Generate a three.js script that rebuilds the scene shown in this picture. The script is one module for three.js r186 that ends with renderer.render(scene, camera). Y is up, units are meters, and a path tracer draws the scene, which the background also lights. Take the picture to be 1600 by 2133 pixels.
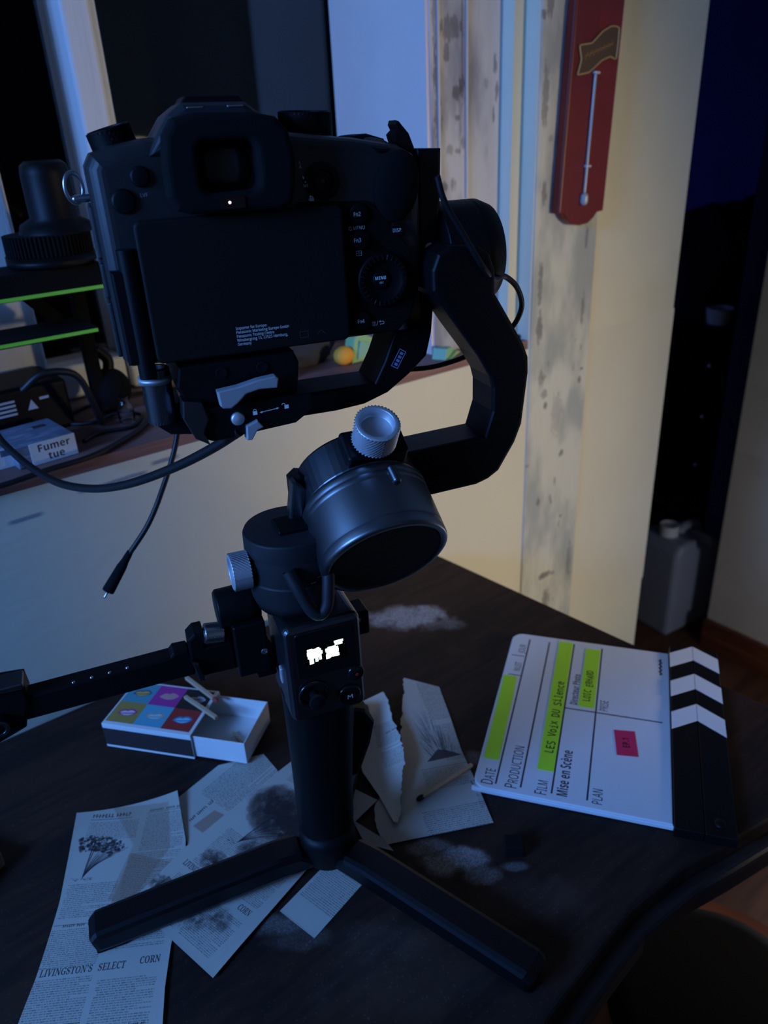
import * as THREE from 'three';
import { RoundedBoxGeometry } from 'three/addons/geometries/RoundedBoxGeometry.js';
import { mergeGeometries } from 'three/addons/utils/BufferGeometryUtils.js';
import { RectAreaLightUniformsLib } from 'three/addons/lights/RectAreaLightUniformsLib.js';

// ---------------------------------------------------------------- camera, light, exposure
const D = Math.PI / 180;
const scene = new THREE.Scene();
const renderer = new THREE.WebGLRenderer({ antialias: true });
renderer.toneMapping = THREE.LinearToneMapping;
renderer.toneMappingExposure = 1.0;
renderer.shadowMap.enabled = true;
RectAreaLightUniformsLib.init();

const camera = new THREE.PerspectiveCamera(67.3, 3 / 4, 0.02, 30);
camera.rotation.order = 'YXZ';
camera.position.set(0, 1.14, 0);
camera.rotation.set(-26.324 * D, 0, -3.01 * D);
camera.focus = 0.37;
camera.userData.fStop = 11;
scene.add(camera);

scene.background = new THREE.Color().setRGB(0.0034, 0.0032, 0.0042);      // night outside the window

const ledPos = new THREE.Vector3(-0.98, 1.42, 0.44), ledAim = new THREE.Vector3(-0.02, 0.95, -0.5);
const LEDC = new THREE.Color().setRGB(0.12, 0.335, 1.0);
const ledLight = new THREE.RectAreaLight(LEDC, 44, 0.46, 0.32);
ledLight.name = 'led_panel_glow';
ledLight.position.copy(ledPos).add(ledAim.clone().sub(ledPos).normalize().multiplyScalar(0.025));
ledLight.lookAt(ledAim);
scene.add(ledLight);

const lampPos = new THREE.Vector3(1.25, 1.04, 0.16), lampAim = new THREE.Vector3(-0.18, 0.78, -0.54);
const lampDir = lampAim.clone().sub(lampPos).normalize();
const lampLight = new THREE.SpotLight(new THREE.Color().setRGB(1.0, 0.83, 0.56), 3.0, 0, 31 * D, 1, 2);
lampLight.name = 'reading_lamp_beam';
lampLight.position.copy(lampPos).addScaledVector(lampDir, 0.012);
lampLight.target.position.copy(lampAim);
lampLight.castShadow = true; lampLight.shadow.radius = 4.5;
scene.add(lampLight, lampLight.target);

// ---------------------------------------------------------------- helpers
let seed = 7;
const rnd = () => { seed = (seed * 1664525 + 1013904223) >>> 0; return seed / 4294967296; };
const V = (x, y, z) => new THREE.Vector3(x, y, z);
const names = new Map();
function numbered(n) { const k = names.get(n) || 0; names.set(n, k + 1); return k ? n + '_' + String(k).padStart(3, '0') : n; }
function part(parent, name, geo, mat, p = [0, 0, 0], r = [0, 0, 0], label) {
  const m = new THREE.Mesh(geo, mat); m.name = name; m.position.set(...p); m.rotation.set(...r);
  m.castShadow = m.receiveShadow = true; parent.add(m); if (label) m.userData.label = label; return m;
}
function thing(name, label, category, p = [0, 0, 0], ry = 0, group) {
  const o = new THREE.Group(); o.name = numbered(name); o.position.set(...p); o.rotation.y = ry;
  o.userData = { label, category }; if (group) o.userData.group = group; scene.add(o); return o;
}
function single(name, geo, mat, label, category, p = [0, 0, 0], r = [0, 0, 0], group) {
  const m = part(scene, numbered(name), geo, mat, p, r); m.userData = { label, category }; if (group) m.userData.group = group; return m;
}
function ext(pts, z0, z1, bevel = 0.001, k = 0.001, seg = 2, holes = []) {   // outline in mm, extruded from z0 to z1 (m)
  const s = new THREE.Shape(pts.map(([x, y]) => new THREE.Vector2(x * k, y * k)));
  for (const h of holes) s.holes.push(new THREE.Path(h.map(([x, y]) => new THREE.Vector2(x * k, y * k))));
  const d = z1 - z0, g = new THREE.ExtrudeGeometry(s, { depth: Math.max(d - 2 * bevel, 1e-5), bevelEnabled: bevel > 0, bevelSize: bevel, bevelThickness: bevel, bevelOffset: -bevel, bevelSegments: seg, curveSegments: 8 });
  g.translate(0, 0, z0 + bevel); return g;
}
function rrect(x0, y0, x1, y1, r, n = 5) {            // rounded rectangle outline
  const o = []; const c = [[x1 - r, y0 + r, -90], [x1 - r, y1 - r, 0], [x0 + r, y1 - r, 90], [x0 + r, y0 + r, 180]];
  for (const [x, y, a] of c) for (let i = 0; i <= n; i++) { const t = (a + 90 * i / n) * D; o.push([x + r * Math.cos(t), y + r * Math.sin(t)]); }
  return o;
}
const rb = (w, h, d, r = 0.001, s = 2) => new RoundedBoxGeometry(w, h, d, s, Math.min(r, w / 2.01, h / 2.01, d / 2.01));
const lathe = (prof, seg = 48) => new THREE.LatheGeometry(prof.map(([r, y]) => new THREE.Vector2(Math.max(r, 1e-5), y)), seg);
function tube(pts, r, n = 64, rs = 8) { return new THREE.TubeGeometry(new THREE.CatmullRomCurve3(pts.map(p => V(...p)), false, 'centripetal'), n, r, rs, false); }
function knurl(R, h, nr = 48, nh = 6, amp = 0.00025, ring = 0.75) {   // knurled barrel along y with a recessed face on top
  const g = new THREE.CylinderGeometry(R, R, h, nr * 2, nh * 2, true), p = g.attributes.position;
  for (let i = 0; i < p.count; i++) {
    const a = Math.round((Math.atan2(p.getX(i), p.getZ(i)) / (2 * Math.PI)) * nr * 2), b = Math.round((p.getY(i) / h + 0.5) * nh * 2);
    const k = 1 + ((a & 1) ^ (b & 1) ? amp : -amp) / R; p.setX(i, p.getX(i) * k); p.setZ(i, p.getZ(i) * k);
  }
  g.computeVertexNormals();
  const cap = lathe([[0, -h / 2], [R * 0.96, -h / 2], [R, -h / 2 + 0.0004]], nr);
  const top = lathe([[R, h / 2 - 0.0002], [R * 0.95, h / 2 + 0.0004], [R * (ring + 0.05), h / 2 + 0.0004], [R * ring, h / 2], [R * ring, h / 2 - h * 0.32], [R * ring * 0.9, h / 2 - h * 0.36], [0, h / 2 - h * 0.36]], nr);
  return mergeGeometries([g, cap, top].map(x => x.index ? x.toNonIndexed() : x));
}
function hash(x, y) { let h = Math.imul(x | 0, 374761393) ^ Math.imul(y | 0, 668265263); h = Math.imul(h ^ (h >>> 13), 1274126177); return ((h ^ (h >>> 16)) >>> 0) / 4294967296; }
function vnoise(x, y) { const xi = Math.floor(x), yi = Math.floor(y), f = x - xi, g = y - yi, u = f * f * (3 - 2 * f), v = g * g * (3 - 2 * g); return (hash(xi, yi) * (1 - u) + hash(xi + 1, yi) * u) * (1 - v) + (hash(xi, yi + 1) * (1 - u) + hash(xi + 1, yi + 1) * u) * v; }
function fbm(x, y, o = 4) { let s = 0, a = 0.5, n = 0; for (let i = 0; i < o; i++) { s += a * vnoise(x, y); n += a; x = x * 2.03 + 17.1; y = y * 2.03 + 5.7; a *= 0.5; } return s / n; }
const sm = (a, b, x) => { const t = Math.min(1, Math.max(0, (x - a) / (b - a))); return t * t * (3 - 2 * t); };
function dataTex(w, h, fn, srgb = true, wrap = false) {       // fn(x01, y01 from bottom) -> linear-ish 0..1 display values
  const d = new Uint8Array(w * h * 4);
  for (let j = 0; j < h; j++) for (let i = 0; i < w; i++) { const c = fn((i + 0.5) / w, (j + 0.5) / h), k = (j * w + i) * 4; d[k] = c[0] * 255; d[k + 1] = c[1] * 255; d[k + 2] = c[2] * 255; d[k + 3] = 255; }
  const t = new THREE.DataTexture(d, w, h); t.magFilter = THREE.LinearFilter; t.minFilter = THREE.LinearFilter; if (srgb) t.colorSpace = THREE.SRGBColorSpace;
  if (wrap) t.wrapS = t.wrapT = THREE.RepeatWrapping; t.needsUpdate = true; return t;
}
function canvasTex(w, h, draw) { const c = document.createElement('canvas'); c.width = w; c.height = h; const x = c.getContext('2d'); draw(x, w, h); const t = new THREE.CanvasTexture(c); t.colorSpace = THREE.SRGBColorSpace; return t; }
const phys = (o) => new THREE.MeshPhysicalMaterial(o);
const std = (o) => new THREE.MeshStandardMaterial(o);
const lin = (r, g, b) => new THREE.Color().setRGB(r, g, b);
function decalMat(w, h, draw, rough = 0.6) { return std({ map: canvasTex(w, h, draw), transparent: true, roughness: rough }); }
function decal(parent, name, wm, hm, px, p, draw, r = [0, 0, 0]) { const m = part(parent, name, new THREE.PlaneGeometry(wm, hm), decalMat(px, Math.max(2, Math.round(px * hm / wm)), draw), p, r); m.castShadow = false; return m; }
function boxUV(g, s = 1) {         // box projection, uv in metres / s
  const q = g.index ? g.toNonIndexed() : g, p = q.attributes.position, n = q.attributes.normal, uv = new Float32Array(p.count * 2);
  for (let i = 0; i < p.count; i++) { const ax = Math.abs(n.getX(i)), ay = Math.abs(n.getY(i)), az = Math.abs(n.getZ(i)); let a, b; if (ay > ax && ay > az) { a = p.getX(i); b = p.getZ(i); } else if (ax > az) { a = p.getZ(i); b = p.getY(i); } else { a = p.getX(i); b = p.getY(i); } uv[2 * i] = a / s; uv[2 * i + 1] = b / s; }
  q.setAttribute('uv', new THREE.BufferAttribute(uv, 2)); return q;
}

// ---------------------------------------------------------------- materials
const wallBump = dataTex(256, 256, (x, y) => { const v = 0.5 * fbm(x * 24, y * 24, 4) + 0.5 * vnoise(x * 128, y * 128); return [v, v, v]; }, false, true);
const paintTex = (a, b, s = 1) => dataTex(256, 256, (x, y) => { const v = fbm(x * 6 * s, y * 6 * s, 5), w = vnoise(x * 120, y * 120); const k = sm(0.3, 0.75, v) * 0.8 + w * 0.2; return a.map((c, i) => c + (b[i] - c) * k); }, true, true);
const M = {};
M.cream = std({ map: paintTex([0.90, 0.87, 0.76], [0.87, 0.84, 0.73]), roughness: 0.85, bumpMap: wallBump, bumpScale: 0.0004 });
M.white = std({ map: paintTex([0.88, 0.88, 0.86], [0.84, 0.84, 0.83]), roughness: 0.7, bumpMap: wallBump, bumpScale: 0.0003 });
M.revealPaint = std({ map: paintTex([0.97, 0.87, 0.82], [0.94, 0.84, 0.79]), roughness: 0.7, bumpMap: wallBump, bumpScale: 0.0003 });
M.greyWall = std({ map: paintTex([0.84, 0.80, 0.74], [0.80, 0.76, 0.70]), roughness: 0.9, bumpMap: wallBump, bumpScale: 0.0004 });
M.navy = std({ map: paintTex([0.22, 0.28, 0.56], [0.20, 0.26, 0.52]), roughness: 0.9 });
M.ceil = std({ map: paintTex([0.62, 0.61, 0.58], [0.58, 0.57, 0.55]), roughness: 0.9 });
function woodTex(base, dark, sx = 3, sy = 40) { return dataTex(512, 512, (x, y) => { const n = fbm(x * sx, y * sy, 4), f = vnoise(x * sx * 6, y * sy * 8), k = sm(0.25, 0.8, n * 0.8 + f * 0.2); return base.map((c, i) => dark[i] + (c - dark[i]) * k); }, true, true); }
M.floorWood = std({ map: woodTex([0.42, 0.27, 0.18], [0.28, 0.17, 0.11]), roughness: 0.6 });
M.baseWood = std({ map: woodTex([0.50, 0.28, 0.17], [0.36, 0.19, 0.11]), roughness: 0.5 });
M.darkWood = std({ map: woodTex([0.22, 0.15, 0.12], [0.13, 0.09, 0.075]), roughness: 0.5 });
M.sillWood = std({ map: woodTex([0.58, 0.41, 0.38], [0.45, 0.31, 0.28], 2, 24), roughness: 0.55 });
M.black = phys({ color: lin(0.003, 0.003, 0.0035), roughness: 0.5, specularIntensity: 0.4 });
M.blackMatte = phys({ color: lin(0.0035, 0.0033, 0.003), roughness: 0.8, specularIntensity: 0.3 });
M.blackGloss = std({ color: lin(0.006, 0.006, 0.007), roughness: 0.18 });
M.camBody = phys({ color: lin(0.017, 0.017, 0.018), roughness: 0.42, specularIntensity: 1.0, bumpMap: wallBump, bumpScale: 0.00005 });
M.anod = std({ color: lin(0.13, 0.132, 0.145), roughness: 0.36, metalness: 1 });
M.motor = std({ color: lin(0.21, 0.212, 0.225), roughness: 0.38, metalness: 1 });
M.satin = phys({ color: lin(0.014, 0.014, 0.016), roughness: 0.6, specularIntensity: 0.7 });
M.screenBack = phys({ color: lin(0.0065, 0.0058, 0.005), roughness: 0.6, specularIntensity: 0.45 });
M.legs = std({ color: lin(0.036, 0.037, 0.043), roughness: 0.42, metalness: 1 });
M.rubber = phys({ color: lin(0.0035, 0.0035, 0.004), roughness: 0.85, specularIntensity: 0.35 });
M.steel = std({ color: lin(0.55, 0.55, 0.57), roughness: 0.32, metalness: 1 });
M.alu = std({ color: lin(0.66, 0.66, 0.68), roughness: 0.5, metalness: 0.7 });
M.cable = std({ color: lin(0.005, 0.005, 0.006), roughness: 0.5 });
M.cardWhite = std({ color: lin(0.72, 0.72, 0.70), roughness: 0.8 });
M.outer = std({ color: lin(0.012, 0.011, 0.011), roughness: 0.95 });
M.glassPane = new THREE.MeshPhysicalMaterial({ color: 0xffffff, transmission: 1, thickness: 0, roughness: 0.02, ior: 1.5 });
M.glassSolid = new THREE.MeshPhysicalMaterial({ color: 0xffffff, transmission: 1, thickness: 0.004, roughness: 0.03, ior: 1.5 });

// ---------------------------------------------------------------- the setting (axis-aligned in the frame of the window wall)
const WA = 36.5 * D, W0 = V(-0.27, 0, -0.468), WU = V(Math.cos(WA), 0, -Math.sin(WA)), WN = V(Math.sin(WA), 0, Math.cos(WA));
const W = (s, y, d = 0) => W0.clone().addScaledVector(WU, s).addScaledVector(WN, d).add(V(0, y, 0));    // s along the wall, d into the room
function structGroup(name, label) { const g = new THREE.Group(); g.name = name; g.position.copy(W0); g.rotation.y = WA; g.userData = { kind: 'structure', label, category: name.split('_')[0] }; scene.add(g); return g; }
function wbox(parent, name, s0, s1, y0, y1, d0, d1, mat, uvs = 0.5) {
  const g = boxUV(new THREE.BoxGeometry(s1 - s0, y1 - y0, d1 - d0).translate((s0 + s1) / 2, (y0 + y1) / 2, (d0 + d1) / 2), uvs);
  if (parent) return part(parent, name, g, mat);
  const m = part(scene, name, g, mat, W0.toArray(), [0, WA, 0]); m.userData = { kind: 'structure' }; return m;
}
const tagS = (m, label, category) => { m.userData.label = label; m.userData.category = category; m.userData.kind = 'structure'; return m; };
const SILL = 0.940, WTOP = 1.95, CEIL = 2.5;

tagS(wbox(null, 'floor', -1.7, 3.1, -0.1, 0, -3.1, 2.7, M.floorWood, 1), 'brown wooden floor running through both rooms', 'floor');
tagS(wbox(null, 'ceiling', -1.7, 3.1, CEIL, CEIL + 0.1, -3.1, 2.7, M.ceil, 1), 'plain pale ceiling above both rooms', 'ceiling');
tagS(wbox(null, 'wall_left', -1.7, -1.6, 0, CEIL, -0.2, 2.7, M.greyWall), 'plain grey wall at the window end of the room', 'wall');
tagS(wbox(null, 'wall_back', -1.7, 1.53, 0, CEIL, 2.6, 2.7, M.greyWall), 'plain grey wall behind the photographer', 'wall');
const wr = wbox(null, 'wall_right', 1.434, 1.54, 0, CEIL, -0.223, 2.7, M.greyWall); tagS(wr, 'grey wall beside the dark doorway above the brown baseboard', 'wall');
tagS(wbox(null, 'baseboard_right', 1.420, 1.434, 0, 0.075, -0.224, 2.6, M.baseWood), 'reddish brown baseboard along the foot of the grey wall', 'baseboard');
tagS(wbox(null, 'wall_next_room_front', 1.54, 3.1, 0, CEIL, -0.323, -0.223, M.navy), 'wall of the dark next room facing away', 'wall');
tagS(wbox(null, 'wall_next_room_right', 3.0, 3.1, 0, CEIL, -3.1, -0.2, M.navy), 'far side wall of the dark next room', 'wall');
tagS(wbox(null, 'wall_next_room_far', 0.687, 3.1, 0, CEIL, -3.1, -3.0, M.navy), 'deep blue far wall of the dark next room', 'wall');
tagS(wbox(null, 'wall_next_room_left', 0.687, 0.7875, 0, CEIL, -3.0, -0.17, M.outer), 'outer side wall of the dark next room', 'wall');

// window wall: lower panel, side panel, panel above, stepped jamb
{
  // smudges of grey paint under the sill, measured on the wall
  const low = dataTex(1024, 512, (x, y) => {       // covers s -0.4..0.79, y 0.70..0.94
    const s = -0.4 + x * 1.19, h = 0.55 + y * 0.39;
    let c = [0.90, 0.87, 0.77]; const n = fbm(s * 12, h * 12, 4); c = c.map(v => v - 0.03 * n);
    for (const [s0, s1, y0, y1] of [[0.062, 0.118, 0.9165, 0.9195], [0.012, 0.04, 0.909, 0.911], [0.118, 0.145, 0.9225, 0.9245], [-0.02, 0.01, 0.906, 0.909]]) {
      const yy = y0 + (y1 - y0) * 0.5 + (fbm(s * 60, 3) - 0.5) * 0.002; const k = sm(s0, s0 + 0.006, s) * (1 - sm(s1 - 0.006, s1, s)) * (1 - sm(0.0008, 0.0022, Math.abs(h - yy)));
      c = c.map((v, i) => v * (1 - k) + [0.58, 0.58, 0.60][i] * k);
    }
    return c;
  });
  const mLow = std({ map: low, roughness: 0.85, bumpMap: wallBump, bumpScale: 0.0003 });
  const wf = structGroup('wall_front', 'cream window wall with a deep stepped window recess');
  const g = new THREE.BoxGeometry(1.19, 0.381, 0.17).translate(0.195, 0.7405, -0.085);
  { const p = g.attributes.position, uv = g.attributes.uv; for (let i = 0; i < p.count; i++) uv.setXY(i, (p.getX(i) + 0.4) / 1.19, (p.getY(i) - 0.55) / 0.39); }
  part(wf, 'lower_panel', g, mLow);
  // the panel right of the jamb rises behind the pillar board to the doorway
  wbox(wf, 'foot_panel', -1.6, 0.7875, 0, 0.55, -0.17, 0, M.cream);
  wbox(wf, 'end_panel', 0.532, 0.7875, 0.931, CEIL, -0.17, 0, M.cream);
  wbox(wf, 'inner_panel', -1.6, -0.4, 0.55, CEIL, -0.17, 0, M.cream);
  wbox(wf, 'lintel', -0.4, 0.532, WTOP, CEIL, -0.17, 0, M.cream);
  wbox(wf, 'rebate_strip', 0.517, 0.532, 0.94, WTOP, -0.17, -0.016, M.cream);
  // mottled jamb casing and pillar board: worn paint over grey timber
  const mottle = (seedv, tintA, tintB, marks, specks) => {
    const sp = []; for (let k = 0; k < specks; k++) sp.push([rnd(), rnd(), 0.012 + rnd() * 0.03, 0.0016 + rnd() * 0.005, 0.25 + rnd() * 0.5]);
    return dataTex(256, 1024, (x, y) => {
      const n = fbm(x * 2.2 + seedv, y * 13 + seedv, 5), st = fbm(x * 5 + seedv * 2, y * 17 + 3, 4), gr = vnoise(x * 60, y * 40);
      let k = sm(0.40, 0.68, n * 0.65 + st * 0.35), c = tintA.map((v, i) => v + (tintB[i] - v) * k + (gr - 0.5) * 0.02);
      for (const [mx, my, rx, ry, al = 0.7] of marks.concat(sp)) { const dx = (x - mx) / rx, dy = (y - my) / ry; if (dx * dx + dy * dy > 3) continue; const q = dx * dx + dy * dy + (fbm(x * 50, y * 220, 3) - 0.5) * 2; const t = (1 - sm(0.3, 1.3, q)) * al * 0.7; c = c.map((v, i) => v * (1 - t) + [0.28, 0.26, 0.27][i] * t); }
      return c;
    });
  };
  const jambMarks = [[0.06, 0.30, 0.03, 0.05, 0.45], [0.10, 0.205, 0.06, 0.02, 0.6], [0.07, 0.24, 0.035, 0.018, 0.7], [0.36, 0.225, 0.07, 0.006, 0.8], [0.42, 0.232, 0.05, 0.007, 0.8], [0.28, 0.272, 0.16, 0.010, 0.6], [0.22, 0.255, 0.05, 0.008, 0.6], [0.43, 0.27, 0.014, 0.06, 0.5], [0.40, 0.205, 0.02, 0.03, 0.35], [0.07, 0.165, 0.06, 0.012, 0.7], [0.17, 0.150, 0.05, 0.005, 0.6], [0.30, 0.152, 0.04, 0.006, 0.5], [0.93, 0.225, 0.03, 0.008, 0.6], [0.90, 0.247, 0.03, 0.009, 0.6], [0.25, 0.18, 0.05, 0.005, 0.4], [0.45, 0.185, 0.04, 0.005, 0.4]];
  const mJamb = std({ map: mottle(3, [0.82, 0.81, 0.81], [0.58, 0.58, 0.62], jambMarks, 30), roughness: 0.75, bumpMap: wallBump, bumpScale: 0.0004 });
  const jb = new THREE.BoxGeometry(0.086, WTOP - SILL, 0.14).translate(0.474, (WTOP + SILL) / 2, -0.10);
  { const p = jb.attributes.position, uv = jb.attributes.uv, n = jb.attributes.normal; for (let i = 0; i < p.count; i++) uv.setXY(i, Math.abs(n.getX(i)) > 0.5 ? 0.7 : (p.getX(i) - 0.431) / 0.086, (p.getY(i) - SILL) / (WTOP - SILL)); }
  part(wf, 'jamb_casing', jb, mJamb, [0, 0, 0], [0, 0, 0], 'worn mottled white casing of the window jamb');
  wbox(wf, 'jamb_reveal', 0.428, 0.4312, SILL, WTOP, -0.17, -0.0315, M.revealPaint);
  for (const [i, x] of [0.4395, 0.4725].entries()) wbox(wf, 'casing_bead', x - 0.0012, x + 0.0012, SILL + (i ? 0.14 : 0.05), WTOP, -0.034, -0.0282, mJamb);
  const pillMarks = [[0.12, 0.54, 0.04, 0.025, 0.55], [0.13, 0.49, 0.05, 0.02, 0.6], [0.20, 0.43, 0.06, 0.01, 0.4], [0.26, 0.41, 0.05, 0.006, 0.45], [0.62, 0.325, 0.04, 0.005, 0.7], [0.24, 0.27, 0.04, 0.006, 0.5], [0.42, 0.155, 0.13, 0.005, 0.75], [0.48, 0.115, 0.08, 0.018, 0.6], [0.52, 0.09, 0.05, 0.016, 0.55], [0.85, 0.50, 0.03, 0.02, 0.5], [0.84, 0.58, 0.03, 0.012, 0.5], [0.90, 0.16, 0.05, 0.03, 0.4], [0.08, 0.72, 0.05, 0.03, 0.5], [0.10, 0.8, 0.05, 0.015, 0.6], [0.12, 0.63, 0.04, 0.012, 0.5], [0.5, 0.38, 0.1, 0.03, 0.25]];
  const mPill = std({ map: mottle(11, [0.85, 0.84, 0.78], [0.69, 0.70, 0.67], pillMarks, 26), roughness: 0.8, bumpMap: wallBump, bumpScale: 0.0004 });
  const pb = new THREE.BoxGeometry(0.094, 1.8, 0.02).translate(0.581, 1.4, -0.0085);
  { const p = pb.attributes.position, uv = pb.attributes.uv; for (let i = 0; i < p.count; i++) uv.setXY(i, (p.getX(i) - 0.534) / 0.094, (p.getY(i) - 0.5) / 0.9 * 0.98); }
  mPill.map.wrapT = THREE.RepeatWrapping;
  const tr = part(scene, 'trim_1', pb, mPill, W0.toArray(), [0, WA, 0]); tagS(tr, 'mottled worn timber post behind the red thermometer', 'post');
  const sl = wbox(null, 'trim_2', -0.4, 0.5315, SILL - 0.009, SILL, -0.1695, -0.0005, M.sillWood, 0.3); tagS(sl, 'brown wooden window sill under the dark window', 'window sill');
}
// window: frame, mullion, panes
{
  const g = structGroup('window_1', 'white framed window with black night behind the glass'), d0 = -0.20, d1 = -0.152;
  const bar = (n, s0, s1, y0, y1, a = d0, b = d1) => part(g, n, rb(s1 - s0, y1 - y0, b - a, 0.004), M.white, [(s0 + s1) / 2, (y0 + y1) / 2, (a + b) / 2]);
  bar('mullion', 0.168, 0.192, SILL, WTOP, -0.20, -0.145);
  bar('mullion_moulding', 0.192, 0.2, SILL, WTOP, -0.19, -0.155);
  bar('stile', 0.03, 0.098, SILL, 1.268, -0.19, -0.14);
  bar('stile', -0.4, -0.34, SILL, WTOP);
  bar('rail', -0.34, 0.168, 1.268, 1.30); bar('rail', 0.2, 0.425, 1.60, 1.65); bar('rail', -0.34, 0.425, WTOP - 0.05, WTOP);
  bar('rail', -0.34, 0.03, SILL, SILL + 0.03); bar('rail', 0.098, 0.168, SILL, SILL + 0.03); bar('rail', 0.2, 0.425, SILL, SILL + 0.03);
  part(g, 'pane', new THREE.BoxGeometry(0.07, 0.298, 0.003), M.glassPane, [0.133, 1.119, -0.175]);
  part(g, 'pane', new THREE.BoxGeometry(0.37, 0.298, 0.003), M.glassPane, [-0.155, 1.119, -0.175]);
  part(g, 'pane', new THREE.BoxGeometry(0.225, 0.63, 0.003), M.glassPane, [0.3125, 1.285, -0.175]);
  part(g, 'pane', new THREE.BoxGeometry(0.508, 0.60, 0.003), M.glassPane, [-0.086, 1.60, -0.175]);
  part(g, 'pane', new THREE.BoxGeometry(0.225, 0.25, 0.003), M.glassPane, [0.3125, 1.775, -0.175]);
}

// ---------------------------------------------------------------- old desk with a curved moulded front
const TOP = 0.75;
{
  const front = [[0.262, -0.352], [0.225, -0.334], [0.191, -0.317], [0.165, -0.305], [0.126, -0.280], [0.096, -0.252], [0.068, -0.225], [0.047, -0.195], [0.033, -0.155], [0.030, -0.10], [0.036, -0.03]];
  const bl = W(-0.75, 0, 0.004), fl = W(-0.75, 0, 0.60), fr = W(-0.09, 0, 0.60);
  const outline = [[bl.x, bl.z], [0.0475, -0.690], [0.30, -0.4075], [0.305, -0.385], [0.292, -0.367], ...front, [fr.x, fr.z], [fl.x, fl.z]];
  const dust = [[0.018, -0.574, 0.034, 0.017, 1], [0.042, -0.560, 0.02, 0.01, 0.6], [0.030, -0.317, 0.020, 0.009, 0.85], [0.045, -0.306, 0.012, 0.006, 0.6], [0.0155, -0.327, 0.014, 0.006, 0.7], [-0.073, -0.281, 0.016, 0.007, 0.55], [-0.058, -0.272, 0.02, 0.006, 0.3], [-0.01, -0.268, 0.03, 0.012, 0.18], [0.066, -0.3105, 0.008, 0.003, 0.5], [0.052, -0.400, 0.006, 0.006, 0.5], [0.06, -0.29, 0.04, 0.014, 0.14], [0.0, -0.25, 0.05, 0.02, 0.10]];
  const X0 = -0.75, Z0 = -0.75, S = 1.12;
  const tex = dataTex(1536, 1536, (x, y) => {
    const wx = X0 + x * S, wz = Z0 + y * S, u = wx * WU.x + wz * WU.z, v = wx * WN.x + wz * WN.z;
    const n = fbm(u * 6 + 9, v * 60, 4), f = vnoise(u * 60, v * 420), b = fbm(wx * 14, wz * 14, 4);
    let c = [0.205, 0.128, 0.092].map((t, i) => t + ([0.120, 0.076, 0.058][i] - t) * sm(0.3, 0.75, n * 0.7 + f * 0.3)); c = c.map(t => t * (0.82 + 0.36 * b));
    const fine = hash(Math.floor(wx * 1400), Math.floor(wz * 1400));
    if (fine > 0.985) c = c.map(t => t + 0.10);
    let k = 0; for (const [cx, cz, rx, rz, a] of dust) { const q = ((wx - cx) / rx) ** 2 + ((wz - cz) / rz) ** 2; if (q < 3) k = Math.max(k, a * (1 - sm(0.15, 1.9, q + (fbm(wx * 90, wz * 90, 4) - 0.5) * 2.2))); }
    k *= 0.55 + 0.45 * fine; return c.map((t, i) => t * (1 - k) + [0.70, 0.69, 0.68][i] * k);
  });
  const mTop = phys({ map: tex, roughness: 0.68, specularIntensity: 0.5, bumpMap: wallBump, bumpScale: 0.00025 });
  const d = thing('desk', 'dark brown old wooden desk with a curved moulded front', 'desk', [0, 0, 0]);
  const slab = (pts, y0, y1, bev) => { const g = ext(pts.map(([x, z]) => [x, -z]), 0, y1 - y0, bev, 1, 3); g.rotateX(-Math.PI / 2); g.translate(0, y0, 0); return g; };
  const gt = slab(outline, TOP - 0.014, TOP, 0.003); { const p = gt.attributes.position, uv = gt.attributes.uv; for (let i = 0; i < p.count; i++) uv.setXY(i, (p.getX(i) - X0) / S, (p.getZ(i) - Z0) / S); }
  part(d, 'desk_top', gt, mTop);
  const lip = outline.map(([x, z], i) => (i > 2 && i < 16) ? [x + 0.006, z + 0.006] : [x, z]);
  const gl = slab(lip, TOP - 0.034, TOP - 0.0145, 0.004); part(d, 'moulded_lip', gl, M.darkWood);
  const inner = outline.map(([x, z], i) => (i > 1 && i < 16) ? [x - 0.03, z - 0.03] : [x, z]);
  part(d, 'apron', slab(inner, TOP - 0.11, TOP - 0.0345, 0.001), M.darkWood);
  for (const [x, z] of [[0.13, -0.50], [0.03, -0.62], [bl.x + 0.08, bl.z + 0.02], [fl.x + 0.06, fl.z - 0.08]]) part(d, 'leg', lathe([[0, 0], [0.016, 0], [0.018, 0.02], [0.014, 0.05], [0.024, 0.35], [0.02, 0.5], [0.026, 0.56], [0.026, 0.64]], 24), M.darkWood, [x, 0, z]);
}
// round stool below the desk edge
{
  const o = thing('stool', 'dark round stool with a reddish wooden rim below the desk edge', 'stool', [0.262, 0, -0.40]);
  part(o, 'seat_cushion', lathe([[0, 0.47], [0.07, 0.468], [0.088, 0.458], [0.09, 0.448], [0, 0.448]], 48), M.rubber);
  part(o, 'seat_rim', lathe([[0.085, 0.425], [0.108, 0.425], [0.113, 0.435], [0.108, 0.447], [0, 0.447]], 48), M.baseWood);
  for (let k = 0; k < 4; k++) { const a = k * 90 * D + 0.5; part(o, 'leg', tube([[0.08 * Math.cos(a), 0.427, 0.08 * Math.sin(a)], [0.13 * Math.cos(a), 0, 0.13 * Math.sin(a)]], 0.014, 4, 10), M.baseWood); }
}

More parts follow.
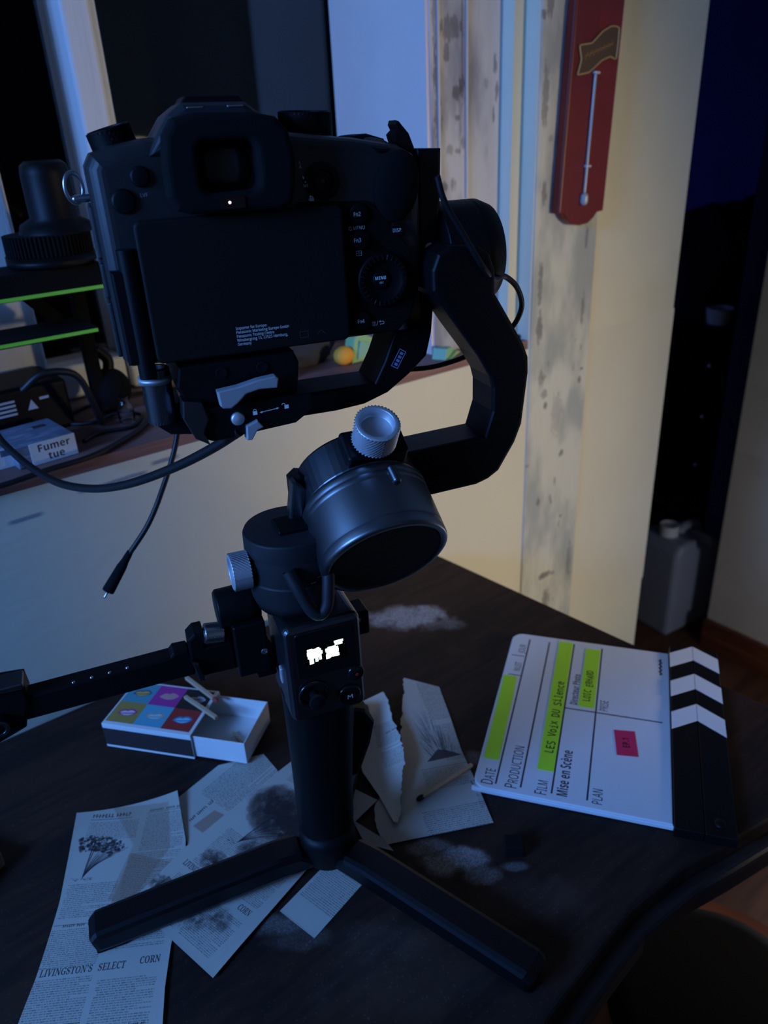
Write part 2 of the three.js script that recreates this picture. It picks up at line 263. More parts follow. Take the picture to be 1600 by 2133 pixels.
// ---------------------------------------------------------------- papers
function resample(pl, n) { const d = [0]; for (let i = 1; i < pl.length; i++) d.push(d[i - 1] + Math.hypot(pl[i][0] - pl[i - 1][0], pl[i][1] - pl[i - 1][1])); const L = d[d.length - 1], o = []; for (let k = 0; k <= n; k++) { const t = L * k / n; let i = 1; while (i < pl.length - 1 && d[i] < t) i++; const f = (t - d[i - 1]) / (d[i] - d[i - 1]); o.push([pl[i - 1][0] + (pl[i][0] - pl[i - 1][0]) * f, pl[i - 1][1] + (pl[i][1] - pl[i - 1][1]) * f]); } return o; }
function sheet(left, right, hf, frame, nr = 40, nc = 14, jagL = 0, jagR = 0) {     // left and right edges run from the head of the page to its foot
  const Lp = resample(left, nr), Rp = resample(right, nr), P = [], UV = [], I = [];
  const jit = (i, k, a) => a * (fbm(i * 0.9 + k, k * 3, 3) - 0.5) * 2;
  for (const lay of [0, 1]) for (let i = 0; i <= nr; i++) for (let j = 0; j <= nc; j++) {
    const f = j / nc, lx = Lp[i][0] + jit(i, 3, jagL), rx = Rp[i][0] + jit(i, 8, jagR), x = lx + (rx - lx) * f, z = Lp[i][1] + (Rp[i][1] - Lp[i][1]) * f;
    P.push(x, hf(f, i / nr) - lay * 0.00022, z); const [ox, oz, ex, ez, w, h] = frame, dx = x - ox, dz = z - oz; UV.push((dx * ex + dz * ez) / w, 1 - (-dx * ez + dz * ex) / h);
  }
  const id = (l, i, j) => l * (nr + 1) * (nc + 1) + i * (nc + 1) + j;
  for (let i = 0; i < nr; i++) for (let j = 0; j < nc; j++) { I.push(id(0, i, j), id(0, i + 1, j), id(0, i, j + 1), id(0, i, j + 1), id(0, i + 1, j), id(0, i + 1, j + 1)); I.push(id(1, i, j), id(1, i, j + 1), id(1, i + 1, j), id(1, i, j + 1), id(1, i + 1, j + 1), id(1, i + 1, j)); }
  const side = (a, b) => I.push(id(0, ...a), id(1, ...a), id(0, ...b), id(0, ...b), id(1, ...a), id(1, ...b));
  for (let i = 0; i < nr; i++) { side([i + 1, 0], [i, 0]); side([i, nc], [i + 1, nc]); } for (let j = 0; j < nc; j++) { side([0, j], [0, j + 1]); side([nr, j + 1], [nr, j]); }
  const g = new THREE.BufferGeometry(); g.setAttribute('position', new THREE.Float32BufferAttribute(P, 3)); g.setAttribute('uv', new THREE.Float32BufferAttribute(UV, 2)); g.setIndex(I); g.computeVertexNormals(); return g;
}
function newsprint(c, w, h, o) {          // aged page with columns of small print
  c.fillStyle = o.bg || '#b9b2a3'; c.fillRect(0, 0, w, h);
  for (let i = 0; i < 1400; i++) { c.fillStyle = `rgba(${rnd() < 0.5 ? '90,75,50' : '255,250,235'},${0.02 + rnd() * 0.05})`; const r = 1 + rnd() * 5; c.fillRect(rnd() * w, rnd() * h, r, r); }
  const ink = o.ink || 'rgba(52,46,42,0.75)';
  for (const [x0, y0, x1, y1, lh] of o.cols || []) for (let y = y0; y < y1; y += lh) { let x = x0 + (rnd() < 0.15 ? lh : 0); const end = rnd() < 0.14 ? x0 + (x1 - x0) * (0.4 + rnd() * 0.5) : x1; while (x < end) { const l = Math.min(lh * (0.5 + rnd() * 1.6), end - x); c.fillStyle = `rgba(52,46,42,${0.35 + rnd() * 0.35})`; for (let q = 0; q < l - 1; q += 1.6) c.fillRect(x + q, y + rnd() * lh * 0.12, 1.1, lh * (0.35 + rnd() * 0.2)); x += l + lh * 0.32; } }
  for (const [x0, y, x1, t] of o.rules || []) { c.fillStyle = ink; c.fillRect(x0, y, x1 - x0, t); }
  for (const [len, x, y, s] of o.marks || []) { let q = x; while (q < x + len) { const l = Math.min(s * (1.2 + rnd() * 2.2), x + len - q); for (let k = 0; k < l - 2; k += s * 0.42) { c.fillStyle = `rgba(44,38,36,${0.55 + rnd() * 0.3})`; c.fillRect(q + k, y - s * (0.62 + rnd() * 0.1), s * 0.16, s * 0.66); c.fillRect(q + k, y - s * (0.1 + rnd() * 0.5), s * 0.36, s * 0.13); } q += l + s * 0.5; } }
  for (const [t, x, y, s, sq] of o.heads || []) { c.save(); c.translate(x, y); c.scale(sq || 0.8, 1); c.font = `bold ${s}px serif`; c.fillStyle = 'rgba(40,34,32,0.85)'; c.fillText(t, 0, 0); c.restore(); }
  for (const [x, y, s, lean] of o.plants || []) { c.strokeStyle = 'rgba(35,28,30,0.8)'; for (let i = 0; i < 34; i++) { const a = lean + (rnd() - 0.5) * 0.55, l = s * (0.55 + rnd() * 0.5); c.lineWidth = 0.8 + rnd() * 1.4; c.beginPath(); c.moveTo(x, y); c.quadraticCurveTo(x + Math.sin(a) * l * 0.5, y - Math.cos(a) * l * 0.55, x + Math.sin(a * 1.8) * l, y - Math.cos(a * 1.6) * l); c.stroke(); } for (let i = 0; i < 260; i++) { const a = lean + (rnd() - 0.5) * 1.1, l = s * (0.7 + rnd() * 0.4), r = s * 0.02 * (1 + rnd()); c.fillStyle = `rgba(35,28,30,${0.2 + rnd() * 0.5})`; c.beginPath(); c.arc(x + Math.sin(a) * l, y - Math.cos(a) * l, r, 0, 7); c.fill(); } for (let i = 0; i < 30; i++) { c.fillStyle = 'rgba(35,28,30,0.5)'; c.fillRect(x - s * 0.25 + rnd() * s * 0.45, y - 2 + rnd() * s * 0.08, 4 + rnd() * 8, 2); } }
  for (const [x, y, s, lean] of o.firs || []) { for (let i = 0; i < 260; i++) { const t = rnd(), bx = x + (rnd() - 0.5) * s * 0.36 * (1 - t * 0.6), by = y - t * s * 0.75, l = s * (0.10 + rnd() * 0.22); c.strokeStyle = `rgba(40,36,40,${0.55 - t * 0.4})`; c.lineWidth = 1.6 - t; c.beginPath(); c.moveTo(bx + lean * t * s, by); c.lineTo(bx + lean * t * s + (bx - x) * 0.5 + lean * l, by - l); c.stroke(); } c.fillStyle = 'rgba(36,32,36,0.75)'; c.beginPath(); c.moveTo(x - s * 0.27, y + s * 0.02); c.lineTo(x - s * 0.05, y - s * 0.16); c.lineTo(x + s * 0.06, y - s * 0.13); c.lineTo(x + s * 0.28, y); c.fill(); }
  for (const [pts, col] of o.stains || []) { for (let k = 0; k < 3; k++) { c.fillStyle = col; c.beginPath(); pts.forEach(([x, y], i) => { const X = x + (rnd() - 0.5) * 8, Y = y + (rnd() - 0.5) * 8; i ? c.lineTo(X, Y) : c.moveTo(X, Y); }); c.fill(); } }
  for (const [x, y, r, n] of o.burns || []) for (let i = 0; i < n; i++) { const a = rnd() * 7, q = r * Math.sqrt(rnd()); c.fillStyle = `rgba(38,26,24,${0.05 + 0.12 * (1 - q / r)})`; c.beginPath(); c.arc(x + Math.cos(a) * q, y + Math.sin(a) * q * 0.7, r * 0.12 * (0.5 + rnd()), 0, 7); c.fill(); }
}
const paperMat = (w, h, o) => std({ map: canvasTex(w, h, (c) => newsprint(c, w, h, o)), roughness: 0.9 });
const unit = (x, z) => { const l = Math.hypot(x, z); return [x / l, z / l]; };
{
  // long page at the lower left
  const [ex, ez] = unit(0.070, -0.004);
  const m = paperMat(600, 1300, { cols: [[70, 150, 300, 250, 9], [330, 130, 520, 330, 9], [60, 480, 270, 640, 9], [290, 345, 520, 640, 9], [50, 690, 270, 860, 9], [290, 690, 520, 800, 9], [40, 905, 270, 1290, 9.5], [295, 930, 520, 1290, 9.5]], rules: [[70, 132, 260, 3], [50, 668, 270, 2], [40, 1085, 270, 3], [330, 118, 520, 2]], marks: [[180, 75, 122, 34], [150, 340, 112, 20], [230, 90, 680, 20], [120, 390, 1120, 18]], heads: [["LIVINGSTON'S   SELECT", 60, 890, 44, 0.62], ['CORN', 440, 880, 44, 0.62]], plants: [[110, 450, 200, 0.25]], stains: [[[[150, 60], [420, 70], [470, 330], [330, 620], [250, 560], [300, 300]], 'rgba(120,80,50,0.09)'], [[[300, 340], [520, 420], [480, 640], [260, 610]], 'rgba(110,72,52,0.10)']] });
  single('newspaper_page', sheet([[-0.2089, -0.3646], [-0.2034, -0.3323], [-0.1987, -0.3026], [-0.1969, -0.2789], [-0.1953, -0.2575], [-0.195, -0.2349], [-0.193, -0.205]], [[-0.1466, -0.3786], [-0.1335, -0.3403], [-0.1311, -0.3244], [-0.1279, -0.2924], [-0.1276, -0.2737], [-0.1252, -0.2487], [-0.1223, -0.2312], [-0.118, -0.205]], (f, v) => TOP + 0.0009 + 0.0035 * Math.pow(1 - v, 6) * Math.abs(2 * f - 1) ** 2 + 0.0008 * Math.sin(v * 9 + f), [-0.209, -0.377, ex, ez, 0.082, 0.175]), m, 'long newspaper page with a plant engraving, largest of the scattered papers', 'paper', [0, 0, 0], [0, 0, 0]);
  // diagonal page under the tripod leg
  const [fx, fz] = unit(0.056, 0.0452);
  const m2 = paperMat(640, 1100, { cols: [[60, 520, 300, 760, 9], [330, 560, 560, 760, 9], [60, 840, 300, 1040, 9], [330, 850, 560, 1040, 9], [80, 60, 560, 130, 9]], heads: [['LIVINGSTON', 30, 800, 44, 0.62], ['CORN', 470, 812, 44, 0.62]], plants: [[170, 560, 300, 0.35]], burns: [[230, 300, 210, 900], [330, 560, 130, 420], [150, 700, 80, 300], [330, 960, 90, 160], [430, 900, 90, 140], [30, 930, 60, 200]], stains: [[[[40, 880], [140, 900], [120, 1010], [20, 990]], 'rgba(50,36,36,0.22)']] });
  single('newspaper_page', sheet([[-0.0718, -0.4037], [-0.1333, -0.3349], [-0.1565, -0.2985]], [[-0.014, -0.364], [-0.0513, -0.3229], [-0.0762, -0.2870], [-0.1010, -0.2519]], (f, v) => TOP + 0.0024 - 0.0006 * f + 0.0006 * Math.sin(v * 7 + f * 2), [-0.0718, -0.4037, fx, fz, 0.072, 0.138]), m2, 'scorched newspaper page lying diagonally under the left tripod leg', 'paper');
  // page below the matchbox
  const [gx, gz] = unit(0.0217, -0.0275);
  const m3 = paperMat(500, 400, { cols: [[150, 30, 480, 370, 10]], marks: [[130, 20, 120, 22]], stains: [[[[10, 150], [120, 160], [140, 300], [10, 320]], 'rgba(120,70,45,0.16)']] });
  single('newspaper_page', sheet([[-0.1462, -0.3769], [-0.1316, -0.3366], [-0.118, -0.315]], [[-0.1244, -0.4043], [-0.094, -0.413], [-0.0825, -0.3968], [-0.075, -0.375]], (f, v) => TOP + 0.0004, [-0.150, -0.365, gx, gz, 0.075, 0.06]), m3, 'newspaper page sticking out from under the matchbox', 'paper');
  // small page corner by the handle foot
  const [hx, hz] = unit(0.0205, 0.0175);
  const m4 = paperMat(420, 400, { cols: [[30, 40, 380, 300, 10]] });
  single('newspaper_page', sheet([[-0.035, -0.332], [-0.0703, -0.2896]], [[-0.012, -0.316], [-0.0244, -0.3032], [-0.0498, -0.2721]], () => TOP + 0.0003, [-0.035, -0.332, hx, hz, 0.032, 0.055]), m4, 'small paper corner peeking out below the foot of the handle', 'paper');
  // torn halves to the right
  const [kx, kz] = unit(0.0701, -0.0125);
  const m5 = paperMat(560, 1000, { bg: '#b8b0a2', cols: [[250, 60, 470, 330, 9], [260, 360, 500, 560, 9], [120, 600, 330, 700, 9], [60, 800, 540, 900, 9], [330, 760, 540, 830, 7]], marks: [[170, 330, 716, 34]], firs: [[250, 545, 330, -0.12]], rules: [[120, 590, 500, 2], [340, 725, 520, 14]] });
  single('torn_newspaper', sheet([[0.0083, -0.4888], [0.0075, -0.470], [0.0059, -0.4511], [0.0030, -0.4111], [-0.006, -0.385], [-0.0168, -0.3570], [-0.0121, -0.3301]], [[0.0358, -0.4754], [0.0450, -0.4081], [0.0525, -0.370], [0.0580, -0.3426]], (f, v) => TOP + 0.0006 + 0.0012 * Math.sin(v * 6) ** 2, [-0.018, -0.485, kx, kz, 0.078, 0.17], 60, 12, 0.0015, 0), m5, 'torn newspaper half with a fir tree engraving under the burnt match', 'torn paper');
  const m6 = paperMat(400, 900, { bg: '#cfc8ba', cols: [[80, 260, 330, 420, 9], [90, 460, 330, 560, 9]], rules: [[120, 440, 300, 2]], marks: [[140, 150, 340, 20]] });
  single('torn_newspaper', sheet([[-0.030, -0.450], [-0.0270, -0.4180], [-0.0239, -0.3885], [-0.0129, -0.3668], [-0.0040, -0.3450]], [[-0.0075, -0.4640], [-0.0041, -0.4522], [-0.0013, -0.4287], [0.0032, -0.4138], [0.0054, -0.3886], [0.0029, -0.3823], [0.0005, -0.3502], [-0.0022, -0.3445]], (f, v) => TOP + 0.0032 + 0.006 * Math.pow(f, 3) * Math.sin(Math.PI * Math.min(1, v * 1.05)) + 0.005 * (1 - v) ** 4, [-0.030, -0.463, 0.99, -0.14, 0.045, 0.12], 60, 12, 0, 0.0014), m6, 'torn newspaper half with a lifted ragged edge beside the handle', 'torn paper');
  single('paper_scrap', sheet([[-0.034, -0.378], [-0.033, -0.352]], [[-0.0186, -0.3682], [-0.0255, -0.3577]], () => TOP + 0.0010, [-0.034, -0.378, 1, 0, 0.03, 0.03], 6, 4), m6, 'small paper scrap between the handle and the torn pages', 'paper scrap');
  single('paper_scrap', sheet([[-0.030, -0.350], [-0.0224, -0.3315]], [[-0.0106, -0.3343], [-0.0050, -0.3251]], () => TOP + 0.0012, [-0.034, -0.35, 1, 0, 0.03, 0.03], 6, 4), m4, 'small paper scrap above the right tripod leg', 'paper scrap');
}
single('wood_offcut', rb(0.05, 0.012, 0.034, 0.002), std({ map: woodTex([0.62, 0.52, 0.42], [0.48, 0.38, 0.30]), roughness: 0.7 }), 'pale wooden offcut cut off by the left picture edge', 'wood block', [-0.2705, TOP + 0.0065, -0.325], [0, -0.42, 0]);
single('rubber_cube', rb(0.0115, 0.008, 0.0105, 0.001), M.rubber, 'tiny black rubber block on the bare desk', 'block', [0.0668, TOP + 0.0045, -0.3215], [0, -0.05, 0]);

// ---------------------------------------------------------------- matchbox and matches
{
  const o = thing('matchbox', 'half open matchbox with a colourful lips print on its lid', 'matchbox', [-0.2091, TOP + 0.0006, -0.4290], -15 * D);
  const Lx = 0.0695, Dz = 0.048, Hh = 0.0215, th = 0.0005;
  part(o, 'lid_panel', rb(Lx, th * 2, Dz, 0.0004), M.cardWhite, [Lx / 2, Hh - th, -Dz / 2]);
  part(o, 'base_panel', rb(Lx, th * 2, Dz, 0.0004), M.cardWhite, [Lx / 2, th, -Dz / 2]);
  part(o, 'side_panel', rb(Lx, Hh - 0.0021, th * 2, 0.0003), M.cardWhite, [Lx / 2, Hh / 2, -th]);
  part(o, 'side_panel', rb(Lx, Hh - 0.0021, th * 2, 0.0003), M.cardWhite, [Lx / 2, Hh / 2, -Dz + th]);
  part(o, 'striking_strip', new THREE.BoxGeometry(Lx - 0.0006, Hh * 0.70, 0.0002), std({ map: dataTex(128, 64, (x, y) => { const v = 0.15 + 0.1 * hash(x * 128, y * 64); return [v, v * 0.78, v * 0.76]; }), roughness: 0.95 }), [Lx / 2, Hh * 0.46, 0.0001], [0, 0, 0], 'dark brown striking strip');
  const tiles = [['#4f97a3', '#d8b23c', '#4a4a78'], ['#a8348c', '#c99a86', '#cf8a9a'], ['#1c1418', '#6a6a78', '#b8b0b8'], ['#a58a44', '#e7c9d6', '#9c3a6a'], ['#56a8bc', '#8fd0dc', '#b89a7c'], ['#9c2a2a', '#7ad0e4', '#3a7aa8']];
  part(o, 'lid_print', new THREE.BoxGeometry(Lx - 0.004, 0.0002, Dz - 0.005), std({ roughness: 0.6, map: canvasTex(600, 400, (c) => {
    tiles.forEach(([bg, a, b], i) => { const x = (i % 3) * 200, y = Math.floor(i / 3) * 200; c.fillStyle = bg; c.fillRect(x, y, 200, 200);
      c.save(); c.translate(x + 108, y + 104); c.rotate(-0.15); c.fillStyle = b; c.beginPath(); c.moveTo(-68, 0); c.quadraticCurveTo(-35, -52, -6, -28); c.quadraticCurveTo(28, -58, 68, -6); c.quadraticCurveTo(20, 62, -68, 0); c.fill();
      c.fillStyle = a; c.beginPath(); c.moveTo(-54, -1); c.quadraticCurveTo(-30, -32, -4, -14); c.quadraticCurveTo(26, -38, 54, -5); c.quadraticCurveTo(10, 6, -54, -1); c.fill(); c.beginPath(); c.moveTo(-48, 6); c.quadraticCurveTo(8, 16, 50, 4); c.quadraticCurveTo(6, 46, -48, 6); c.fill(); c.restore();
      if (i === 2) { c.fillStyle = '#8a8a96'; for (let k = 0; k < 8; k++) c.fillRect(x + 96 + rnd() * 60, y + 60 + k * 11, 10 + rnd() * 24, 6); } });
  }) }), [Lx / 2 - 0.0006, Hh + 0.00008, -Dz / 2 - 0.0006]);
  const tray = part(o, 'tray', rb(0.072, 0.0008, Dz - 0.004, 0.0003), M.cardWhite, [0.0725, 0.0016, -Dz / 2]);
  const tw = Hh - 0.0042;
  for (const z of [1, -1]) part(tray, 'tray_wall', rb(0.072, tw, 0.0008, 0.0003), M.cardWhite, [0, tw / 2 + 0.0004, z * (Dz / 2 - 0.0024)]);
  for (const x of [1, -1]) part(tray, 'tray_wall', rb(0.0008, tw, Dz - 0.0056, 0.0003), M.cardWhite, [x * 0.0356, tw / 2 + 0.0004, 0]);
  const stick = std({ map: woodTex([0.80, 0.70, 0.58], [0.70, 0.58, 0.46], 2, 10), roughness: 0.75 }), red = std({ color: lin(0.30, 0.035, 0.03), roughness: 0.7 }), burnt = std({ color: lin(0.012, 0.011, 0.011), roughness: 0.95 });
  function match(a, b, label, head, r = 0.00115) {
    const A = V(...a), B = V(...b), L = A.distanceTo(B), t = thing('match', label, 'match', A.clone().add(B).multiplyScalar(0.5).toArray()); t.quaternion.setFromUnitVectors(V(1, 0, 0), B.clone().sub(A).normalize());
    part(t, 'stick', rb(L, r * 2, r * 2, 0.0002), stick); if (head) { const hg = new THREE.SphereGeometry(r * 1.45, 14, 10); hg.scale(1.8, 1, 1); part(t, 'head', hg, head === 'red' ? red : burnt, [L / 2 - r, 0, 0], [0, 0, 0], head === 'red' ? 'red match head' : 'charred match head'); } return t;
  }
  match([-0.1566, 0.7754, -0.4715], [-0.1293, 0.7742, -0.4445], 'red tipped match resting on the matchbox lid, the farther of two', 'red', 0.0013);
  match([-0.1533, 0.7740, -0.4507], [-0.1261, 0.7738, -0.4262], 'bare end match resting on the matchbox lid, the nearer of two', null, 0.0013);
  match([-0.118, 0.7545, -0.432], [-0.103, 0.7545, -0.412], 'match lying inside the open matchbox tray', 'red', 0.001);
  match([0.0502, 0.7550, -0.3876], [0.0128, 0.7535, -0.3621], 'burnt match with a black head on the torn newspaper', 'burnt', 0.00125);
}

// ---------------------------------------------------------------- clapperboard
{
  const ex = V(0.3215, 0, -0.947), o = thing('clapperboard', 'white film clapperboard with black and white chevron sticks', 'clapperboard', [0.048, TOP + 0.0004, -0.369]);
  o.rotation.y = Math.atan2(0.947, 0.3215);          // local x runs along the writing, local z towards the sticks
  const Wd = 0.175, Hd = 0.1235, T = 0.0055, mm = 0.001;
  const white = std({ color: lin(0.78, 0.78, 0.78), roughness: 0.42 }), face = std({ roughness: 0.42, map: canvasTex(1400, 988, (c, w, h) => {
    c.fillStyle = '#e3e3e4'; c.fillRect(0, 0, w, h); const k = 8; c.fillStyle = '#20242e'; const L = (x0, y0, x1, y1, t = 1.1) => { c.save(); c.translate(x0 * k, y0 * k); c.rotate(Math.atan2(y1 - y0, x1 - x0)); c.fillRect(0, -t * k / 2, Math.hypot(x1 - x0, y1 - y0) * k, t * k); c.restore(); };
    L(5, 14.5, 168, 14.5); L(6, 30.5, 168, 30.5); L(6, 50.2, 170, 50.2); L(6, 72.3, 169, 72.3); L(90, 50, 91, 118); L(119, 4.5, 119, 14.5, 0.8); L(144, 3, 144, 13, 0.8);
    const Tt = (s, x, y, px, sq = 0.72, f = 'sans-serif', wgt = '') => { c.save(); c.translate(x * k, y * k); c.scale(sq, 1); c.font = `${wgt} ${px * k}px ${f}`; c.fillText(s, 0, 0); c.restore(); };
    const caps = (a, b, x, y, big, small, sq) => { Tt(a, x, y, big, sq); c.save(); c.font = `${big * k}px sans-serif`; const wd = c.measureText(a).width * sq / k; c.restore(); Tt(b, x + wd, y, small, sq); };
    caps('D', 'ATE', 3, 12.6, 11, 9, 0.66); caps('P', 'RODUCTION', 3.5, 28, 11, 9, 0.70); caps('F', 'ILM', 3, 47, 10.5, 8.6, 0.66); Tt('NUIT', 124, 12.6, 7, 0.72); Tt('JOUR', 148, 12.6, 7, 0.72);
    Tt('Mise en Scène', 5, 60, 9.4, 0.66, 'sans-serif', 'bold'); Tt('Directeur Photo', 95, 58.5, 7, 0.68, 'sans-serif', 'bold'); Tt('PLAN', 4, 81.5, 8.6, 0.66); Tt('PRISE', 93, 80.5, 8, 0.6);
    c.save(); c.translate(146 * k, 117 * k); for (let i = 0; i < 16; i++) { c.beginPath(); c.arc(i * 10, Math.sin(i * 1.7) * 5, 7, 0, 7); c.fill(); } c.restore();
  }) });
  const q = [], r = 9, w1 = Wd * 1000;
  for (let i = 0; i <= 6; i++) { const t = (90 + 90 * i / 6) * D; q.push([r + r * Math.cos(t), -r + r * Math.sin(t)]); }
  q.push([0, -Hd * 1000], [w1, -Hd * 1000]);
  for (let i = 0; i <= 6; i++) { const t = 90 * i / 6 * D; q.push([w1 - r + r * Math.cos(t), -r + r * Math.sin(t)]); }
  const bodyG = ext(q, 0, T, 0.0009, 0.001, 3);
  { const p = bodyG.attributes.position, uv = bodyG.attributes.uv; for (let i = 0; i < p.count; i++) uv.setXY(i, p.getX(i) / Wd, 1 + p.getY(i) / Hd); }
  bodyG.rotateX(-Math.PI / 2);
  part(o, 'board', bodyG, face);
  part(o, 'back_lip', rb(0.003, 0.004, 0.134, 0.0012), white, [0.0012, 0.0022, 0.0665], [0, 0, 0]);
  const tapeG = (name, x0, x1, y0, y1, col, label, draw, rot = 0) => { const g = rb((x1 - x0) * mm, 0.0003, (y1 - y0) * mm, 0.0001, 1); const t = part(o, name, g, std({ color: col, roughness: 0.6 }), [(x0 + x1) / 2 * mm, T + 0.0002, (y0 + y1) / 2 * mm], [0, rot, 0], label);
    if (draw) { const q = part(t, 'handwriting', new THREE.PlaneGeometry((x1 - x0) * mm, (y1 - y0) * mm).rotateX(-Math.PI / 2), decalMat(Math.round((x1 - x0) * 8), Math.round((y1 - y0) * 8), draw), [0, 0.00022, 0]); q.castShadow = false; } return t; };
  const neon = lin(0.52, 0.92, 0.03), pink = lin(0.75, 0.02, 0.10);
  const hand = (txt, x, y, s, sq = 0.8) => (c) => { c.fillStyle = '#1d2a12'; c.save(); c.translate(x, y); c.scale(sq, 1); c.font = `bold ${s}px monospace`; let q = 0; for (const ch of txt) { c.save(); c.translate(q, (rnd() - 0.5) * 8); c.rotate((rnd() - 0.5) * 0.16); c.fillText(ch, 0, 0); c.restore(); q += s * 0.62; } c.restore(); };
  tapeG('tape', 26, 117, 2, 12.2, neon, 'blank neon green tape in the date field', null, 0.015);
  tapeG('tape', 24.5, 171, 38.4, 49.4, neon, 'neon green tape with the film title', hand('LES Voix DU Silence', 130, 70, 62, 0.86), 0.004);
  tapeG('tape', 94, 166, 59.6, 71, neon, 'neon green tape with a handwritten name', hand('LOIC ERHARD', 52, 66, 56, 0.78), -0.006);
  tapeG('tape', 51.5, 76, 87, 101, pink, 'pink tape on the shot field', (c) => { c.fillStyle = '#4a0a1c'; c.save(); c.translate(58, 74); c.font = 'bold 52px sans-serif'; c.scale(0.8, 1); c.fillText('EP.1', 0, 0); c.restore(); }, 0.12);
  const chev = (up) => [86, 121.5, 157].map(x => up ? [[x - 2.2, 0], [x + 15.8, 0], [x + 28.5, 17.2], [x + 10.5, 17.2]] : [[x + 10.5, 0], [x + 28.5, 0], [x + 15.8, 18], [x - 2.2, 18]]);
  for (const [i, z0, wd] of [[0, 123.8, 17.2], [1, 141.3, 18]]) {
    const st = part(o, 'clap_stick', rb(Wd + 0.012, 0.0075, wd * mm, 0.0008), M.black, [Wd / 2 + 0.002, 0.00375, (z0 + wd / 2) * mm]);
    for (const q of chev(i === 0)) { const g = ext(q.map(([x, y]) => [x - 8, -y]), 0, 0.0002, 0); g.rotateX(-Math.PI / 2); part(st, 'white_chevron_half', g, white, [-(Wd / 2 + 0.002) + 0.008, 0.0038, -wd / 2 * mm]); }
  }
  part(o, 'hinge_bolt', lathe([[0, 0.0092], [0.003, 0.009], [0.0038, 0.0075], [0.0038, 0.0001], [0, 0.0001]], 20), M.black, [0.006, 0, 0.150]);
}

